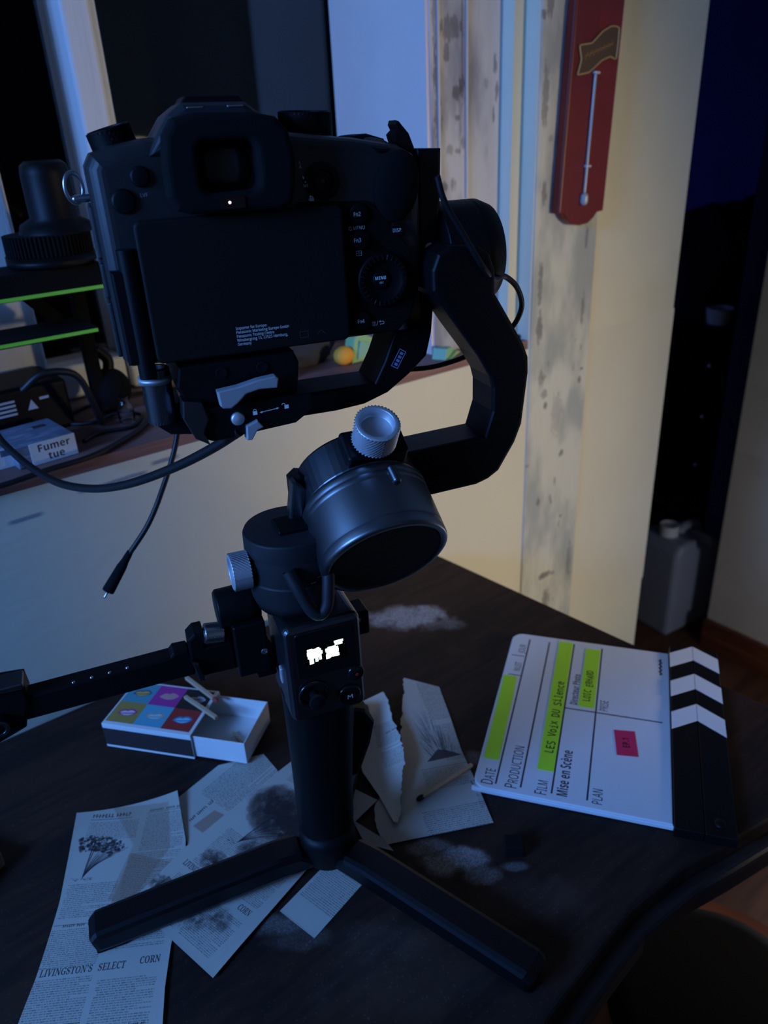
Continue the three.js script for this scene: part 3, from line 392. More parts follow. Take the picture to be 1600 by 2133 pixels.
// ---------------------------------------------------------------- handheld gimbal on its mini tripod
const GA = 20 * D, G0 = [-0.043, TOP, -0.322];
const gim = thing('gimbal_stabilizer', 'black handheld camera gimbal standing on its mini tripod with a lit display', 'gimbal', G0, GA);
const gp = (n, g, m, p, r, l) => part(gim, n, g, m, p, r, l);
const bm = [0.0394, 0.335, -0.0176], br = [0, -1 * D, 0];                 // frame of the camera cradle
const bp = (n, g, m, l) => part(gim, n, g, m, bm, br, l);
{
  // tripod legs
  for (const [a, L] of [[180, 0.136], [-57, 0.136], [63, 0.126]]) {
    const g = ext([[8, 13], [18, 22], [32, 23], [L * 1000 - 4, 16], [L * 1000, 12], [L * 1000 - 2, 2.6], [L * 1000 - 14, 2.4], [30, 8], [8, 9]], -0.0095, 0.0095, 0.0032);
    const leg = gp('tripod_leg', g, M.legs, [0, 0, 0], [0, a * D, 0]);
    part(leg, 'rubber_foot', rb(0.016, 0.0022, 0.016, 0.0008), M.rubber, [L - 0.010, 0.0022, 0]);
  }
  gp('tripod_hub', lathe([[0, 0.006], [0.0125, 0.006], [0.0155, 0.010], [0.0165, 0.024], [0.0155, 0.034], [0, 0.034]], 40), M.black);
  // grip
  const sec = (y, rx, rz, cz = 0, cx = 0) => ({ y, rx, rz, cz, cx });
  const rows = [sec(0.034, 0.0150, 0.0150), sec(0.040, 0.0158, 0.0158), sec(0.062, 0.0160, 0.0160, 0, 0.0006), sec(0.085, 0.0168, 0.0168, 0, 0.0016), sec(0.108, 0.0178, 0.0180, 0, 0.0026), sec(0.126, 0.0185, 0.0185, 0.001, 0.003), sec(0.134, 0.0188, 0.0185, 0.001, 0.003)];
  const P = [], I = [], n = 40; rows.forEach(r => { for (let i = 0; i <= n; i++) { const t = i / n * 2 * Math.PI, c = Math.cos(t), s = Math.sin(t), e = 0.8; P.push(r.cx + r.rx * Math.sign(c) * Math.abs(c) ** e, r.y, r.cz + r.rz * Math.sign(s) * Math.abs(s) ** e); } });
  for (let k = 0; k < rows.length - 1; k++) for (let i = 0; i < n; i++) { const a = k * (n + 1) + i, b = a + n + 1; I.push(a, b, a + 1, a + 1, b, b + 1); }
  const gg = new THREE.BufferGeometry(); gg.setAttribute('position', new THREE.Float32BufferAttribute(P, 3)); gg.setIndex(I); gg.computeVertexNormals();
  gp('grip', gg, M.black);
  gp('trigger_block', ext([[14, 62], [22, 64], [30, 84], [33, 97], [28, 107], [20, 111], [14, 110]], -0.018, 0.004, 0.003), M.black);
  // control head with display
  const head = gp('control_head', ext([...rrect(-15.5, 128, 23, 184, 4)], -0.016, 0.0215, 0.003, 0.001, 3), M.anod);
  gp('neck', lathe([[0, 0.184], [0.0195, 0.184], [0.0215, 0.190], [0.0222, 0.200], [0.0222, 0.2005], [0.0212, 0.201], [0.0222, 0.2015], [0.0222, 0.213], [0.0215, 0.2138], [0.0222, 0.2146], [0.0220, 0.2225], [0.0212, 0.224], [0, 0.224]], 56), M.satin, [-0.001, 0, -0.006]);
  const scr = gp('display_glass', ext(rrect(-10.5, 154.5, 19.5, 180.5, 2.2), 0.0212, 0.0222, 0.0004), M.blackGloss);
  const oled = canvasTex(256, 128, (c, w, h) => { c.fillStyle = '#000'; c.fillRect(0, 0, w, h); c.fillStyle = '#fff'; const B = (x, y, a, b) => c.fillRect(x, y, a, b);
    for (let i = 0; i < 46; i++) B(12 + rnd() * 66, 20 + rnd() * 50, 14 + rnd() * 18, 10 + rnd() * 18); B(24, 24, 26, 96); B(60, 60, 18, 52); B(84, 66, 16, 38); B(20, 30, 80, 30);
    for (let i = 0; i < 46; i++) B(126 + rnd() * 62, 36 + rnd() * 58, 12 + rnd() * 16, 10 + rnd() * 16); B(132, 44, 74, 62); B(184, 6, 58, 14); B(188, 22, 48, 14); });
  const om = std({ color: 0x000000, roughness: 0.3, emissive: lin(0.55, 1.0, 0.86), emissiveIntensity: 5, emissiveMap: oled });
  part(scr, 'display_readout', new THREE.PlaneGeometry(0.0205, 0.0112), om, [0.0041, 0.1670, 0.02228], [0, 0, 0.0], 'glowing cyan white readout');
  const scrLight = new THREE.RectAreaLight(lin(0.45, 1.0, 0.82), 5, 0.019, 0.010); scrLight.name = 'display_glow';
  scrLight.position.set(0.0041, 0.1670, 0.0226); scrLight.lookAt(V(0.0041, 0.1670, 1)); gim.add(scrLight); scrLight.rotation.set(0, Math.PI, 0);
  const ring = (r) => lathe([[r * 0.75, 0.0002], [r, 0.0002], [r * 1.02, 0.0012], [r * 0.92, 0.0022], [r * 0.75, 0.0016]], 32).rotateX(Math.PI / 2);
  const js = gp('joystick', lathe([[0, 0.0085], [0.0035, 0.0082], [0.0043, 0.0072], [0.0036, 0.006], [0.002, 0.0035], [0.0024, 0], [0, 0]], 28).rotateX(Math.PI / 2), M.rubber, [-0.0040, 0.1440, 0.0215]);
  part(js, 'joystick_ring', ring(0.0078), M.blackGloss, [0, 0, 0]);
  const mb = gp('mode_button', lathe([[0, 0.0022], [0.0052, 0.0021], [0.006, 0.0015], [0.006, 0], [0, 0]], 32).rotateX(Math.PI / 2), M.blackGloss, [0.0140, 0.1375, 0.0215]);
  decal(mb, 'letter_m', 0.0036, 0.0036, 64, [0, 0, 0.00235], (c) => { c.strokeStyle = '#e8eef4'; c.lineWidth = 9; c.lineJoin = 'round'; c.beginPath(); c.moveTo(10, 54); c.lineTo(14, 12); c.lineTo(32, 34); c.lineTo(50, 12); c.lineTo(54, 54); c.stroke(); });
  const rbn = gp('record_button', lathe([[0, 0.0026], [0.0035, 0.0024], [0.0044, 0.0016], [0.0044, 0], [0, 0]], 28).rotateX(Math.PI / 2), M.blackGloss, [0.0185, 0.1495, 0.0205]);
  decal(rbn, 'red_dot', 0.002, 0.002, 32, [0, 0, 0.0028], (c) => { c.fillStyle = '#c0281c'; c.beginPath(); c.arc(16, 16, 14, 0, 7); c.fill(); });
  gp('power_switch', rb(0.0016, 0.009, 0.004, 0.0006), M.alu, [-0.0158, 0.150, 0.008]);
  gp('accessory_port', rb(0.010, 0.014, 0.014, 0.0015), M.black, [0.0275, 0.1665, 0.0]);
  gp('port_screw', lathe([[0, 0.0006], [0.0012, 0.0005], [0.0014, 0], [0, 0]], 16).rotateX(Math.PI / 2), M.steel, [0.0262, 0.1695, 0.0071]);
  // hinge details on the neck
  const nk = [-0.001, 0, -0.006];
  gp('neck_cap_plate', rb(0.020, 0.003, 0.016, 0.001), M.black, [0.002, 0.2248, -0.004]);
  for (let k = 0; k < 4; k++) { const a = (52 + k * 9) * D; gp('angle_mark', rb(0.0026, 0.0003, 0.0003, 0.0001, 1), M.steel, [nk[0] + 0.02225 * Math.cos(a), 0.2085 - k * 0.002, nk[2] + 0.02225 * Math.sin(a)], [0, -a + Math.PI / 2, 0]); }
  gp('neck_knob', knurl(0.0088, 0.0085, 34, 5, 0.00045, 0.78), M.alu, [-0.0272, 0.2075, -0.002], [0, 0, 90 * D], 'silver knurled clamp knob');
  gp('lock_lever', tube([[-0.0085, 0.2125, 0.0170], [-0.0055, 0.204, 0.0215], [-0.0005, 0.1925, 0.0245], [0.0025, 0.1905, 0.0250], [0.0060, 0.1935, 0.0245], [0.0085, 0.203, 0.022], [0.0105, 0.214, 0.017]], 0.0030, 40, 10), M.satin);
  // inclined lower motor
  const MC = V(0.0373, 0.2104, 0.0234), phi = -57.1 * D, mq = new THREE.Quaternion().setFromEuler(new THREE.Euler(phi, 0, 0));
  const mp = (n, g, m, p = [0, 0, 0], r = [0, 0, 0], l) => { const q = gp(n, g, m, [0, 0, 0], [0, 0, 0], l); q.position.copy(V(...p).applyQuaternion(mq).add(MC)); q.quaternion.copy(mq).multiply(new THREE.Quaternion().setFromEuler(new THREE.Euler(...r))); return q; };
  const R = 0.0312, gr = (y) => [[R, y - 0.0004], [R - 0.0006, y], [R, y + 0.0004]];
  const mot = mp('pan_motor', lathe([[0, 0.0012], [R - 0.0035, 0.0012], [R - 0.0030, 0], [R - 0.0012, 0.0001], [R - 0.0003, 0.0008], [R, 0.002], ...gr(0.0062), ...gr(0.0265), ...gr(0.0298), [R, 0.0330], [R - 0.001, 0.0345], [0, 0.0345]], 96), M.motor);
  part(mot, 'motor_cap', lathe([[0, 0.0005], [R - 0.0045, 0.0005], [R - 0.0036, 0.0011], [R - 0.0036, 0.0013], [0, 0.0013]], 72), M.blackMatte);
  mp('arm_clamp', (() => { const o = []; for (let i = 0; i <= 40; i++) { const a = (-48 + 276 * i / 40) * D; o.push([29 * Math.cos(a), 29 * Math.sin(a)]); } const g = ext(o, 0, 0.0205, 0.0015); g.rotateX(-Math.PI / 2); g.rotateY(Math.PI); return g; })(), M.anod, [0, 0.0345, 0], [0, 0, 0]);
  mp('clamp_cap', rb(0.030, 0.017, 0.012, 0.002), M.black, [0.004, 0.0445, 0.0275]);
  mp('lock_knob', knurl(0.0102, 0.0120, 40, 6, 0.00045, 0.76), M.alu, [0.0030, 0.0435, 0.0415], [90 * D, 0, 0], 'silver knurled lock knob');
  mp('cable_boss', new THREE.CapsuleGeometry(0.0022, 0.006, 4, 12), M.anod, [0.0075, 0.026, 0.0312], [0.12, 0, 0.1]);
  gp('latch_body', ext([[4, 223], [14, 226], [16, 244], [8, 246], [4, 243]], -0.022, -0.010, 0.001), M.black);
  gp('latch_tab', ext([[0.2, 226], [1.2, 219], [3.4, 218], [6.8, 224], [9.8, 240], [5.2, 245], [3.4, 244]], -0.014, -0.0065, 0.0012), M.anod);
  mp('side_pin', new THREE.CapsuleGeometry(0.0018, 0.005, 4, 10), M.alu, [-0.0318, 0.016, -0.006], [0, 0, 0.05]);
  // roll arm rising to the tilt motor
  const armPts = [[52, 247], [62, 248.5], [104.5, 249.6], [108.6, 262], [108.6, 274], [107, 280], [100.5, 291], [90.3, 305], [77.2, 324], [77, 333], [80, 340], [86, 343], [100, 342], [106, 338], [109, 330], [109, 320], [115.6, 309.5], [125.3, 294], [128.2, 287], [128.6, 279], [125.8, 252.5], [122, 243], [113, 229], [107, 225.5], [100, 223.6], [75, 223], [60, 224]];
  gp('roll_arm', ext(armPts, -0.030, -0.006, 0.0022, 0.001, 3), M.black);
  gp('arm_slot', ext(rrect(69, 234, 84, 237.5, 1.4), -0.0062, -0.0057, 0), M.rubber);
  // cradle: L bracket, tilt motor, release plate
  bp('tilt_bracket', ext([[-90, -50], [-90, -60], [-85, -64.5], [-76, -66], [-6, -66], [8.5, -64.8], [21, -60.8], [32, -53.5], [42, -45.3], [45, -34], [46.5, -20], [50.5, 24], [51.3, 47], [39.6, 47.4], [39.6, -31], [26, -31], [20, -45], [14.3, -55], [-78, -55], [-78, -50.5]], -0.034, -0.008, 0.0015, 0.001, 3), M.black);
  decalOn(gim, bm, br);
  const tm = part(gim, 'tilt_motor', lathe([[0, 0.0], [0.0240, 0.0], [0.0248, 0.001], [0.0248, 0.020], [0.0244, 0.0204], [0.0248, 0.0208], [0.0248, 0.024], [0.0225, 0.0295], [0.0170, 0.0325], [0, 0.0335]], 72), M.black, [bm[0] + 0.0505, bm[1] - 0.0008, bm[2] - 0.020], [0, 0, -90 * D]);
  const rel = bp('release_plate', ext([[-78, -31], [-27, -31], [-25, -36], [-27, -49.5], [-76, -49.5], [-80, -40]], -0.040, 0.004, 0.0012), M.black);
  for (const x of [-60, -42]) part(rel, 'plate_socket', lathe([[0, 0.0003], [0.002, 0.0003], [0.0026, 0.0006], [0.0028, 0], [0, 0]], 20).rotateX(Math.PI / 2), M.rubber, [x * 0.001, -0.036, 0.004]);
  bp('release_base', ext([[-77, -49.8], [-22, -49.8], [-22, -58], [-30, -63], [-68, -65.5], [-76, -62]], -0.0078, 0.0075, 0.001), M.black);
  bp('side_clamp', ext([[-79, -44], [-71, -46], [-69, -54], [-72, -60], [-70, -66], [-76, -62], [-80, -52]], 0.0, 0.010, 0.0008), M.anod);
  bp('release_lever', ext([[-64.2, -41.4], [-63.6, -48.2], [-62.4, -49.4], [-59, -49.8], [-55.5, -47.6], [-52, -44.4], [-46, -43.2], [-38, -43.6], [-37, -39.6], [-38.4, -38.2], [-46, -38.8], [-55, -40.6]], 0.0080, 0.0130, 0.0007), M.alu, 'silver release lever');
  bp('lever_screw', lathe([[0, 0.0022], [0.0022, 0.002], [0.003, 0.0012], [0.003, 0], [0, 0]], 28).rotateX(Math.PI / 2).translate(-0.0564, -0.0563, 0.0075), M.alu);
  bp('safety_tab', ext([[-53.2, -59.8], [-48, -58], [-45.6, -61.6], [-48.5, -62.6], [-51.4, -66.8], [-53.8, -66.6]], 0.003, 0.010, 0.0006), M.alu, 'silver safety tab');
  bp('balance_knob', (() => { const g = knurl(0.0062, 0.024, 30, 8, 0.0002, 0.7); g.translate(-0.0875, -0.0440, -0.004); return g; })(), M.anod);
  bp('balance_knob_collar', lathe([[0, 0.0015], [0.007, 0.0015], [0.0072, -0.0015], [0, -0.0015]], 28).translate(-0.0878, -0.0365, -0.004), M.alu);
  bp('tilt_button', lathe([[0, 0.0014], [0.0022, 0.0013], [0.0027, 0.0006], [0.0027, 0], [0, 0]], 24).rotateX(Math.PI / 2).translate(0.0445, 0.0051, -0.008), M.alu);
}
function decalOn(parent, p, r) {
  const at = (name, wmm, hmm, x, y, z, px, draw, rz = 0) => { const g = new THREE.PlaneGeometry(wmm * 0.001, hmm * 0.001); g.rotateZ(rz); g.translate(x * 0.001, y * 0.001, z); const m = part(parent, name, g, decalMat(px, Math.round(px * hmm / wmm), draw), p, r); m.castShadow = false; };
  const ink = '#f2f2f0';
  at('lock_icons', 18, 5, -41, -54.2, 0.0077, 216, (c) => { c.fillStyle = c.strokeStyle = ink; c.lineWidth = 4; c.fillRect(8, 30, 24, 22); c.beginPath(); c.arc(20, 28, 8, Math.PI, 0); c.stroke(); c.beginPath(); c.moveTo(52, 42); c.lineTo(146, 34); c.stroke(); c.beginPath(); c.moveTo(44, 43); c.lineTo(60, 36); c.lineTo(60, 48); c.fill(); c.beginPath(); c.moveTo(154, 33); c.lineTo(138, 28); c.lineTo(138, 40); c.fill(); c.fillRect(182, 22, 24, 22); c.beginPath(); c.arc(178, 20, 8, Math.PI, 0); c.stroke(); }, 0.0);
  at('arm_logo', 9.5, 4.2, 27, -44.5, -0.0076, 128, (c) => { c.strokeStyle = '#8a98c8'; c.lineWidth = 6; c.strokeRect(4, 4, 120, 48); c.fillStyle = '#8a98c8'; for (let i = 0; i < 4; i++) { c.fillRect(16 + i * 26, 16, 18, 26); } }, 58 * D);
  at('port_icons', 8, 3, 44.7, -1.6, -0.0076, 96, (c) => { c.strokeStyle = c.fillStyle = ink; c.lineWidth = 4; c.fillRect(18, 6, 12, 12); c.beginPath(); c.moveTo(24, 18); c.bezierCurveTo(24, 34, 6, 18, 6, 34); c.stroke(); c.strokeRect(64, 8, 16, 12); c.fillRect(80, 10, 8, 8); });
}

// accessory arm clamped to the gimbal, running out of the picture
{
  const o = thing('accessory_arm', 'black slotted accessory arm clamped to the gimbal, running off to the left', 'support arm', G0, GA);
  const ap = (n, g, m, p, r, l) => part(o, n, g, m, p, r, l);
  ap('mount_barrel', lathe([[0, 0], [0.0085, 0], [0.0098, 0.0012], [0.0100, 0.016], [0.0085, 0.018], [0.0085, 0.021], [0, 0.021]], 40), M.black, [-0.0405, 0.1835, -0.012], [0, 0, -90 * D]);
  ap('mount_block', rb(0.016, 0.030, 0.016, 0.0012), M.black, [-0.0272, 0.1630, -0.008]);
  ap('mount_plate', rb(0.010, 0.016, 0.013, 0.001), M.black, [-0.021, 0.150, -0.010]);
  ap('mount_screw', lathe([[0, 0.0006], [0.0015, 0.0005], [0.0018, 0], [0, 0]], 18).rotateX(Math.PI / 2), M.steel, [-0.0215, 0.1605, 0.0001]);
  ap('clamp_body', ext([[-56.5, 173], [-53, 176], [-48.5, 176], [-48.5, 167], [-38.5, 167], [-38.5, 173], [-35.2, 173], [-35.2, 150], [-53.5, 150.5], [-57, 160]], -0.018, -0.006, 0.0012), M.black);
  ap('clamp_cheek', ext([[-56.5, 163], [-53.5, 161.5], [-51.8, 150.5], [-54.8, 150.8]], -0.006, -0.002, 0.0008), M.anod);
  ap('thumb_screw', knurl(0.0048, 0.0088, 22, 5, 0.0004, 0.6), M.steel, [-0.0436, 0.1732, -0.008], [0, 0, 82 * D], 'silver knurled thumb screw');
  const bar = ap('slotted_bar', ext([[-215, 150.5], [-56, 152], [-54, 160], [-57.5, 167.5], [-64, 167.8], [-66, 165.6], [-215, 163]], -0.017, -0.007, 0.0012), M.black);
  for (let k = 0; k < 4; k++) part(bar, 'stud', new THREE.SphereGeometry(0.0009, 12, 8), M.steel, [-0.0862 - k * 0.0082, 0.1652 - 0.00018 * k, -0.0085]);
  ap('end_clamp', ext([[-152, 142], [-135, 148.5], [-130.5, 164], [-131, 172.2], [-141, 173.2], [-152, 172]], -0.020, -0.0055, 0.0015), M.black);
  ap('end_clamp_screw', knurl(0.0042, 0.007, 24, 4, 0.0002, 0.6), M.anod, [-0.1445, 0.156, -0.003], [90 * D, 0, 0]);
  ap('end_clamp_plate', rb(0.016, 0.003, 0.012, 0.0008), M.anod, [-0.1390, 0.1725, -0.010]);
}

// ---------------------------------------------------------------- camera on the gimbal
{
  const o = thing('mirrorless_camera', 'black mirrorless camera seen from behind, mounted on the gimbal', 'camera', [-0.0120, 1.0850, -0.3520], 19 * D);
  const cp = (n, g, m, p, r, l) => part(o, n, g, m, p, r, l);
  cp('body', ext([[-96, -30.6], [-99, -27], [-99.4, 12], [-99.4, 48], [-96.5, 52.5], [-88, 55], [-76, 57], [-22, 57], [-1.6, 54.4], [9, 53.2], [29, 49.6], [36.5, 45.5], [38.8, 30], [39, 5], [37.6, -12], [34, -22], [29, -27], [22, -30.6]], -0.042, 0, 0.0075, 0.001, 7), M.camBody);
  cp('hand_grip', ext([[12, -29], [36, -29], [38, 0], [38, 40], [30, 47], [14, 46]], -0.066, -0.040, 0.008, 0.001, 4), M.rubber);
  const hump = cp('viewfinder_hump', ext([[-76, 50], [-71, 58], [-66, 64.5], [-60, 68.4], [-36, 68], [-29, 63], [-22, 55.5], [-19, 48]], -0.040, 0.002, 0.004, 0.001, 4), M.camBody);
  cp('eyecup', ext([[-71.5, 36], [-69, 31], [-64, 29.4], [-28, 28.8], [-23.5, 30.5], [-21.5, 36], [-20.5, 48], [-22.5, 57.5], [-27, 62], [-36, 64], [-58, 64.5], [-66, 63], [-70, 57.5], [-71.5, 48]], 0.0, 0.0135, 0.0028, 0.001, 4, [rrect(-58, 36.6, -36, 54.6, 4).reverse()]), M.rubber);
  cp('eyepiece_recess', ext(rrect(-59, 36, -35, 55, 4), 0.0021, 0.004, 0.0005), M.blackMatte);
  cp('eyepiece_glass', (() => { const g = new THREE.SphereGeometry(0.026, 24, 16, 0, 2 * Math.PI, 0, 0.38); g.rotateX(Math.PI / 2); g.translate(-0.0475, 0.0455, 0.0065 - 0.026); return g; })(), M.blackGloss);
  const es = cp('eye_sensor', ext(rrect(-52.5, 30.4, -42.5, 35, 0.8), 0.0132, 0.0140, 0.0002), std({ color: lin(0.012, 0.004, 0.004), roughness: 0.15 }));
  part(es, 'sensor_lamp', new THREE.CircleGeometry(0.00055, 16), std({ color: 0x000000, emissive: lin(1, 0.72, 0.72), emissiveIntensity: 2.2 }), [-0.0488, 0.0329, 0.01405], [0, 0, 0], 'tiny pinkish white sensor light');
  const shoe = cp('hot_shoe', ext([[-60, 68], [-58, 70.6], [-37, 70.4], [-35, 68]], -0.026, -0.004, 0.0006), M.black);
  for (const x of [-56, -40.5]) part(shoe, 'shoe_rail', rb(0.0062, 0.0006, 0.018, 0.0002, 1), M.steel, [(x + 0.6) * 0.001, 0.0664, 0.0013 - 0.0085]);
  // screen turned inwards, its back showing
  const lcd = cp('flip_screen', ext(rrect(-86, -28.4, -0.8, 28.2, 3), 0.0004, 0.0062, 0.0012, 0.001, 3), M.screenBack);
  cp('screen_hinge', ext([[-97.5, -27.5], [-87, -28], [-87, 10], [-97.8, 10.5]], 0.0002, 0.0055, 0.0012), M.black);
  cp('hinge_barrel', new THREE.CylinderGeometry(0.0036, 0.0036, 0.052, 24), M.black, [-0.0905, -0.008, 0.0030]);
  decal(lcd, 'importer_text', 0.0232, 0.0086, 560, [-0.0403, -0.0207, 0.00635], (c) => { c.fillStyle = '#f2f2f0'; c.font = '40px sans-serif'; ['Importer for Europe:', 'Panasonic Marketing Europe GmbH', 'Panasonic Testing Centre', 'Winsbergring 15, 22525 Hamburg,', 'Germany'].forEach((t, i) => { c.save(); c.translate(2, 36 + i * 41); c.scale(0.88, 1); c.fillText(t, 0, 0); c.restore(); }); });
  decal(lcd, 'certification_marks', 0.014, 0.004, 128, [-0.0175, -0.0235, 0.00635], (c) => { c.strokeStyle = '#252a38'; c.lineWidth = 4; c.strokeRect(4, 6, 34, 24); c.beginPath(); c.moveTo(74, 26); c.lineTo(92, 8); c.lineTo(110, 26); c.stroke(); });
  // right hand controls
  cp('control_panel', ext([[0.4, -28], [24, -28.5], [31, -22], [33.5, -6], [31, 8], [16, 26], [12, 28.6], [-18, 30], [-20, 29], [0.2, 28.6]], 0.0002, 0.0016, 0.0006), M.blackMatte);
  const btn = (name, x, y, r, txt, z = 0.0016) => { const b = cp(name, lathe([[0, 0.0017], [r * 0.8, 0.0016], [r, 0.0009], [r * 1.02, 0], [0, 0]], 28).rotateX(Math.PI / 2), M.black, [x * 0.001, y * 0.001, z]); if (txt) decal(b, 'button_text', r * 1.5, r * 0.75, 128, [0, 0, 0.0018], (c) => { c.fillStyle = '#f2f2f0'; c.font = '46px sans-serif'; c.save(); c.scale(0.9, 1); c.fillText(txt, 8, 48); c.restore(); }); return b; };
  btn('function_button', 7.6, 23.7, 0.0043, 'Fn2'); btn('function_button', 7.1, 13.1, 0.0043, 'Fn3'); btn('function_button', 6.5, -21.7, 0.0043, 'Fn4'); btn('display_button', 25.5, 15.6, 0.004, 'DISP.', 0.0002);
  btn('live_view_button', -79.7, 43.6, 0.0038, null, 0.0); decal(o, 'live_view_text', 0.0048, 0.0024, 96, [-0.0790, 0.0372, 0.0002], (c) => { c.fillStyle = '#8c8f98'; c.font = '40px sans-serif'; c.fillText('LVF', 8, 42); }); btn('play_button', -87.4, 35.2, 0.0046, null, 0.0);
  const rec = btn('movie_button', -7.1, 37.5, 0.0046, null, 0.0002); decal(rec, 'red_dot', 0.002, 0.002, 32, [0, 0, 0.0018], (c) => { c.fillStyle = '#7c1f1a'; c.beginPath(); c.arc(16, 16, 14, 0, 7); c.fill(); });
  const wheel = cp('control_dial', lathe([[0.0045, 0.0010], [0.0080, 0.0012], [0.0088, 0.0026], [0.0112, 0.0030], [0.0118, 0.0022], [0.0120, 0], [0.0045, 0]], 64).rotateX(Math.PI / 2), M.black, [0.0168, -0.0047, 0.0014]);
  for (let k = 0; k < 28; k++) { const a = k / 28 * 2 * Math.PI; part(wheel, 'dial_rib', rb(0.0022, 0.0005, 0.0007, 0.0001, 1), M.blackGloss, [0.0100 * Math.cos(a), 0.0100 * Math.sin(a), 0.0029], [0, 0, a]); }
  const mbt = cp('menu_button', lathe([[0, 0.0016], [0.0034, 0.0016], [0.0041, 0.001], [0.0041, 0], [0, 0]], 32).rotateX(Math.PI / 2), M.black, [0.0163, -0.0045, 0.0014]);
  decal(mbt, 'button_text', 0.0068, 0.0046, 128, [0, 0, 0.0018], (c) => { c.fillStyle = '#f2f2f0'; c.font = 'bold 40px sans-serif'; c.save(); c.scale(0.86, 1); c.fillText('MENU', 4, 42); c.font = '24px sans-serif'; c.fillText('/SET', 48, 76); c.restore(); });
  const label = (name, w, h, x, y, px, draw, z = 0.00175) => decal(o, name, w * 0.001, h * 0.001, px, [x * 0.001, y * 0.001, z], draw);
  label('quick_menu_text', 9.6, 2.8, 7.3, 18.1, 200, (c) => { c.fillStyle = '#f2f2f0'; c.font = '44px sans-serif'; c.save(); c.scale(0.92, 1); c.fillText('Q.MENU', 6, 46); c.restore(); });
  label('focus_area_icon', 3, 2.6, 6.8, 7.5, 64, (c) => { c.strokeStyle = '#f2f2f0'; c.lineWidth = 4; c.strokeRect(6, 6, 52, 42); c.beginPath(); c.moveTo(32, 6); c.lineTo(32, 20); c.moveTo(32, 34); c.lineTo(32, 48); c.moveTo(6, 27); c.lineTo(20, 27); c.moveTo(44, 27); c.lineTo(58, 27); c.moveTo(24, 27); c.lineTo(40, 27); c.stroke(); });
  label('delete_icons', 6.6, 2.6, 14.2, -23.8, 160, (c) => { c.strokeStyle = c.fillStyle = '#f2f2f0'; c.lineWidth = 5; c.strokeRect(12, 18, 28, 36); c.fillRect(6, 10, 40, 6); c.fillRect(20, 24, 4, 24); c.fillRect(29, 24, 4, 24); c.beginPath(); c.moveTo(58, 58); c.lineTo(76, 6); c.stroke(); c.beginPath(); c.moveTo(96, 16); c.lineTo(134, 16); c.arc(134, 32, 14, -Math.PI / 2, Math.PI / 2); c.lineTo(98, 46); c.stroke(); c.beginPath(); c.moveTo(88, 16); c.lineTo(106, 4); c.lineTo(106, 28); c.fill(); });
  label('movie_icon', 3, 2.8, -12.6, 31.2, 64, (c) => { c.fillStyle = '#f2f2f0'; c.beginPath(); c.arc(24, 14, 10, 0, 7); c.arc(46, 14, 10, 0, 7); c.fill(); c.fillRect(14, 26, 40, 26); c.fillRect(4, 30, 8, 16); });
  label('focus_mode_text', 5.4, 13, -15.6, 39.5, 108, (c) => { c.fillStyle = '#f2f2f0'; c.font = '34px sans-serif'; c.fillText('MF', 50, 206); c.beginPath(); c.arc(70, 166, 6, 0, 7); c.fill(); c.beginPath(); c.ellipse(56, 132, 7, 12, -0.5, 0, 7); c.fill(); c.font = '32px sans-serif'; c.fillText('K', 30, 62); c.fillText('L', 30, 30); }, 0.0024);
  const lv = cp('focus_lever', lathe([[0.0048, 0.0001], [0.0072, 0.0001], [0.0075, 0.0014], [0.0066, 0.0024], [0.0048, 0.0024]], 36).rotateX(Math.PI / 2), M.black, [-0.0071, 0.0375, 0.0002]);
  cp('thumb_rest', (() => { const g = new THREE.SphereGeometry(0.01, 24, 16); g.scale(1.05, 1.5, 0.45); g.rotateZ(-0.25); return g; })(), M.rubber, [0.026, 0.033, 0.0]);
  // top controls
  const dial = cp('mode_dial', knurl(0.0112, 0.0090, 40, 4, 0.00028, 0.9), M.black, [-0.0056, 0.0595, -0.025], [0.06, 0, -0.03]);
  cp('drive_dial', knurl(0.0086, 0.0066, 30, 3, 0.00035, 0.9), M.black, [-0.0868, 0.0578, -0.020], [0.05, 0, 0.24]);
  cp('power_lever', ext([[32, 50], [31, 53.4], [33, 55.2], [32, 57.2], [32.6, 59], [34, 58.6], [38.6, 53.5], [41, 47.6], [39.5, 45]], -0.024, -0.014, 0.0008), M.black);
  cp('shutter_plate', ext([[9, 52], [12, 54], [18, 54.4], [26, 52], [27, 49]], -0.034, -0.012, 0.001), M.black);
  cp('rear_dial', lathe([[0, 0.003], [0.006, 0.003], [0.0064, 0.002], [0.0064, -0.002], [0, -0.002]], 32), M.black, [0.020, 0.0478, -0.007], [0.4, 0, -0.15]);
  // strap lugs and side doors
  for (const [x, y, t] of [[43, 38.5, 0], [-104.6, 40.5, 0]]) { const lug = cp('strap_lug', new THREE.TorusGeometry(0.0036, 0.00075, 10, 28).scale(1, 1.5, 1), M.steel, [x * 0.001, y * 0.001, -0.019], [0, 0.35, t], 'steel strap ring'); part(lug, 'lug_post', new THREE.CapsuleGeometry(0.0016, 0.005, 4, 10), M.steel, [x > 0 ? -0.0022 : 0.0022, -0.0042, 0], [0, 0, Math.PI / 2]); }
  for (const [y0, y1] of [[-26, -3], [-1.5, 12.5], [14, 34]]) cp('port_door', rb(0.0022, (y1 - y0) * 0.001, 0.027, 0.0009), M.camBody, [-0.0998, (y0 + y1) / 2 * 0.001, -0.0195]);
  // lens pointing away
  const lens = cp('lens', lathe([[0, -0.002], [0.030, -0.002], [0.032, 0.002], [0.032, 0.018], [0.0335, 0.02], [0.0335, 0.05], [0.0325, 0.052], [0.034, 0.066], [0.032, 0.07], [0.027, 0.066], [0, 0.06]], 64).rotateX(-Math.PI / 2), M.black, [-0.034, 0.010, -0.042]);
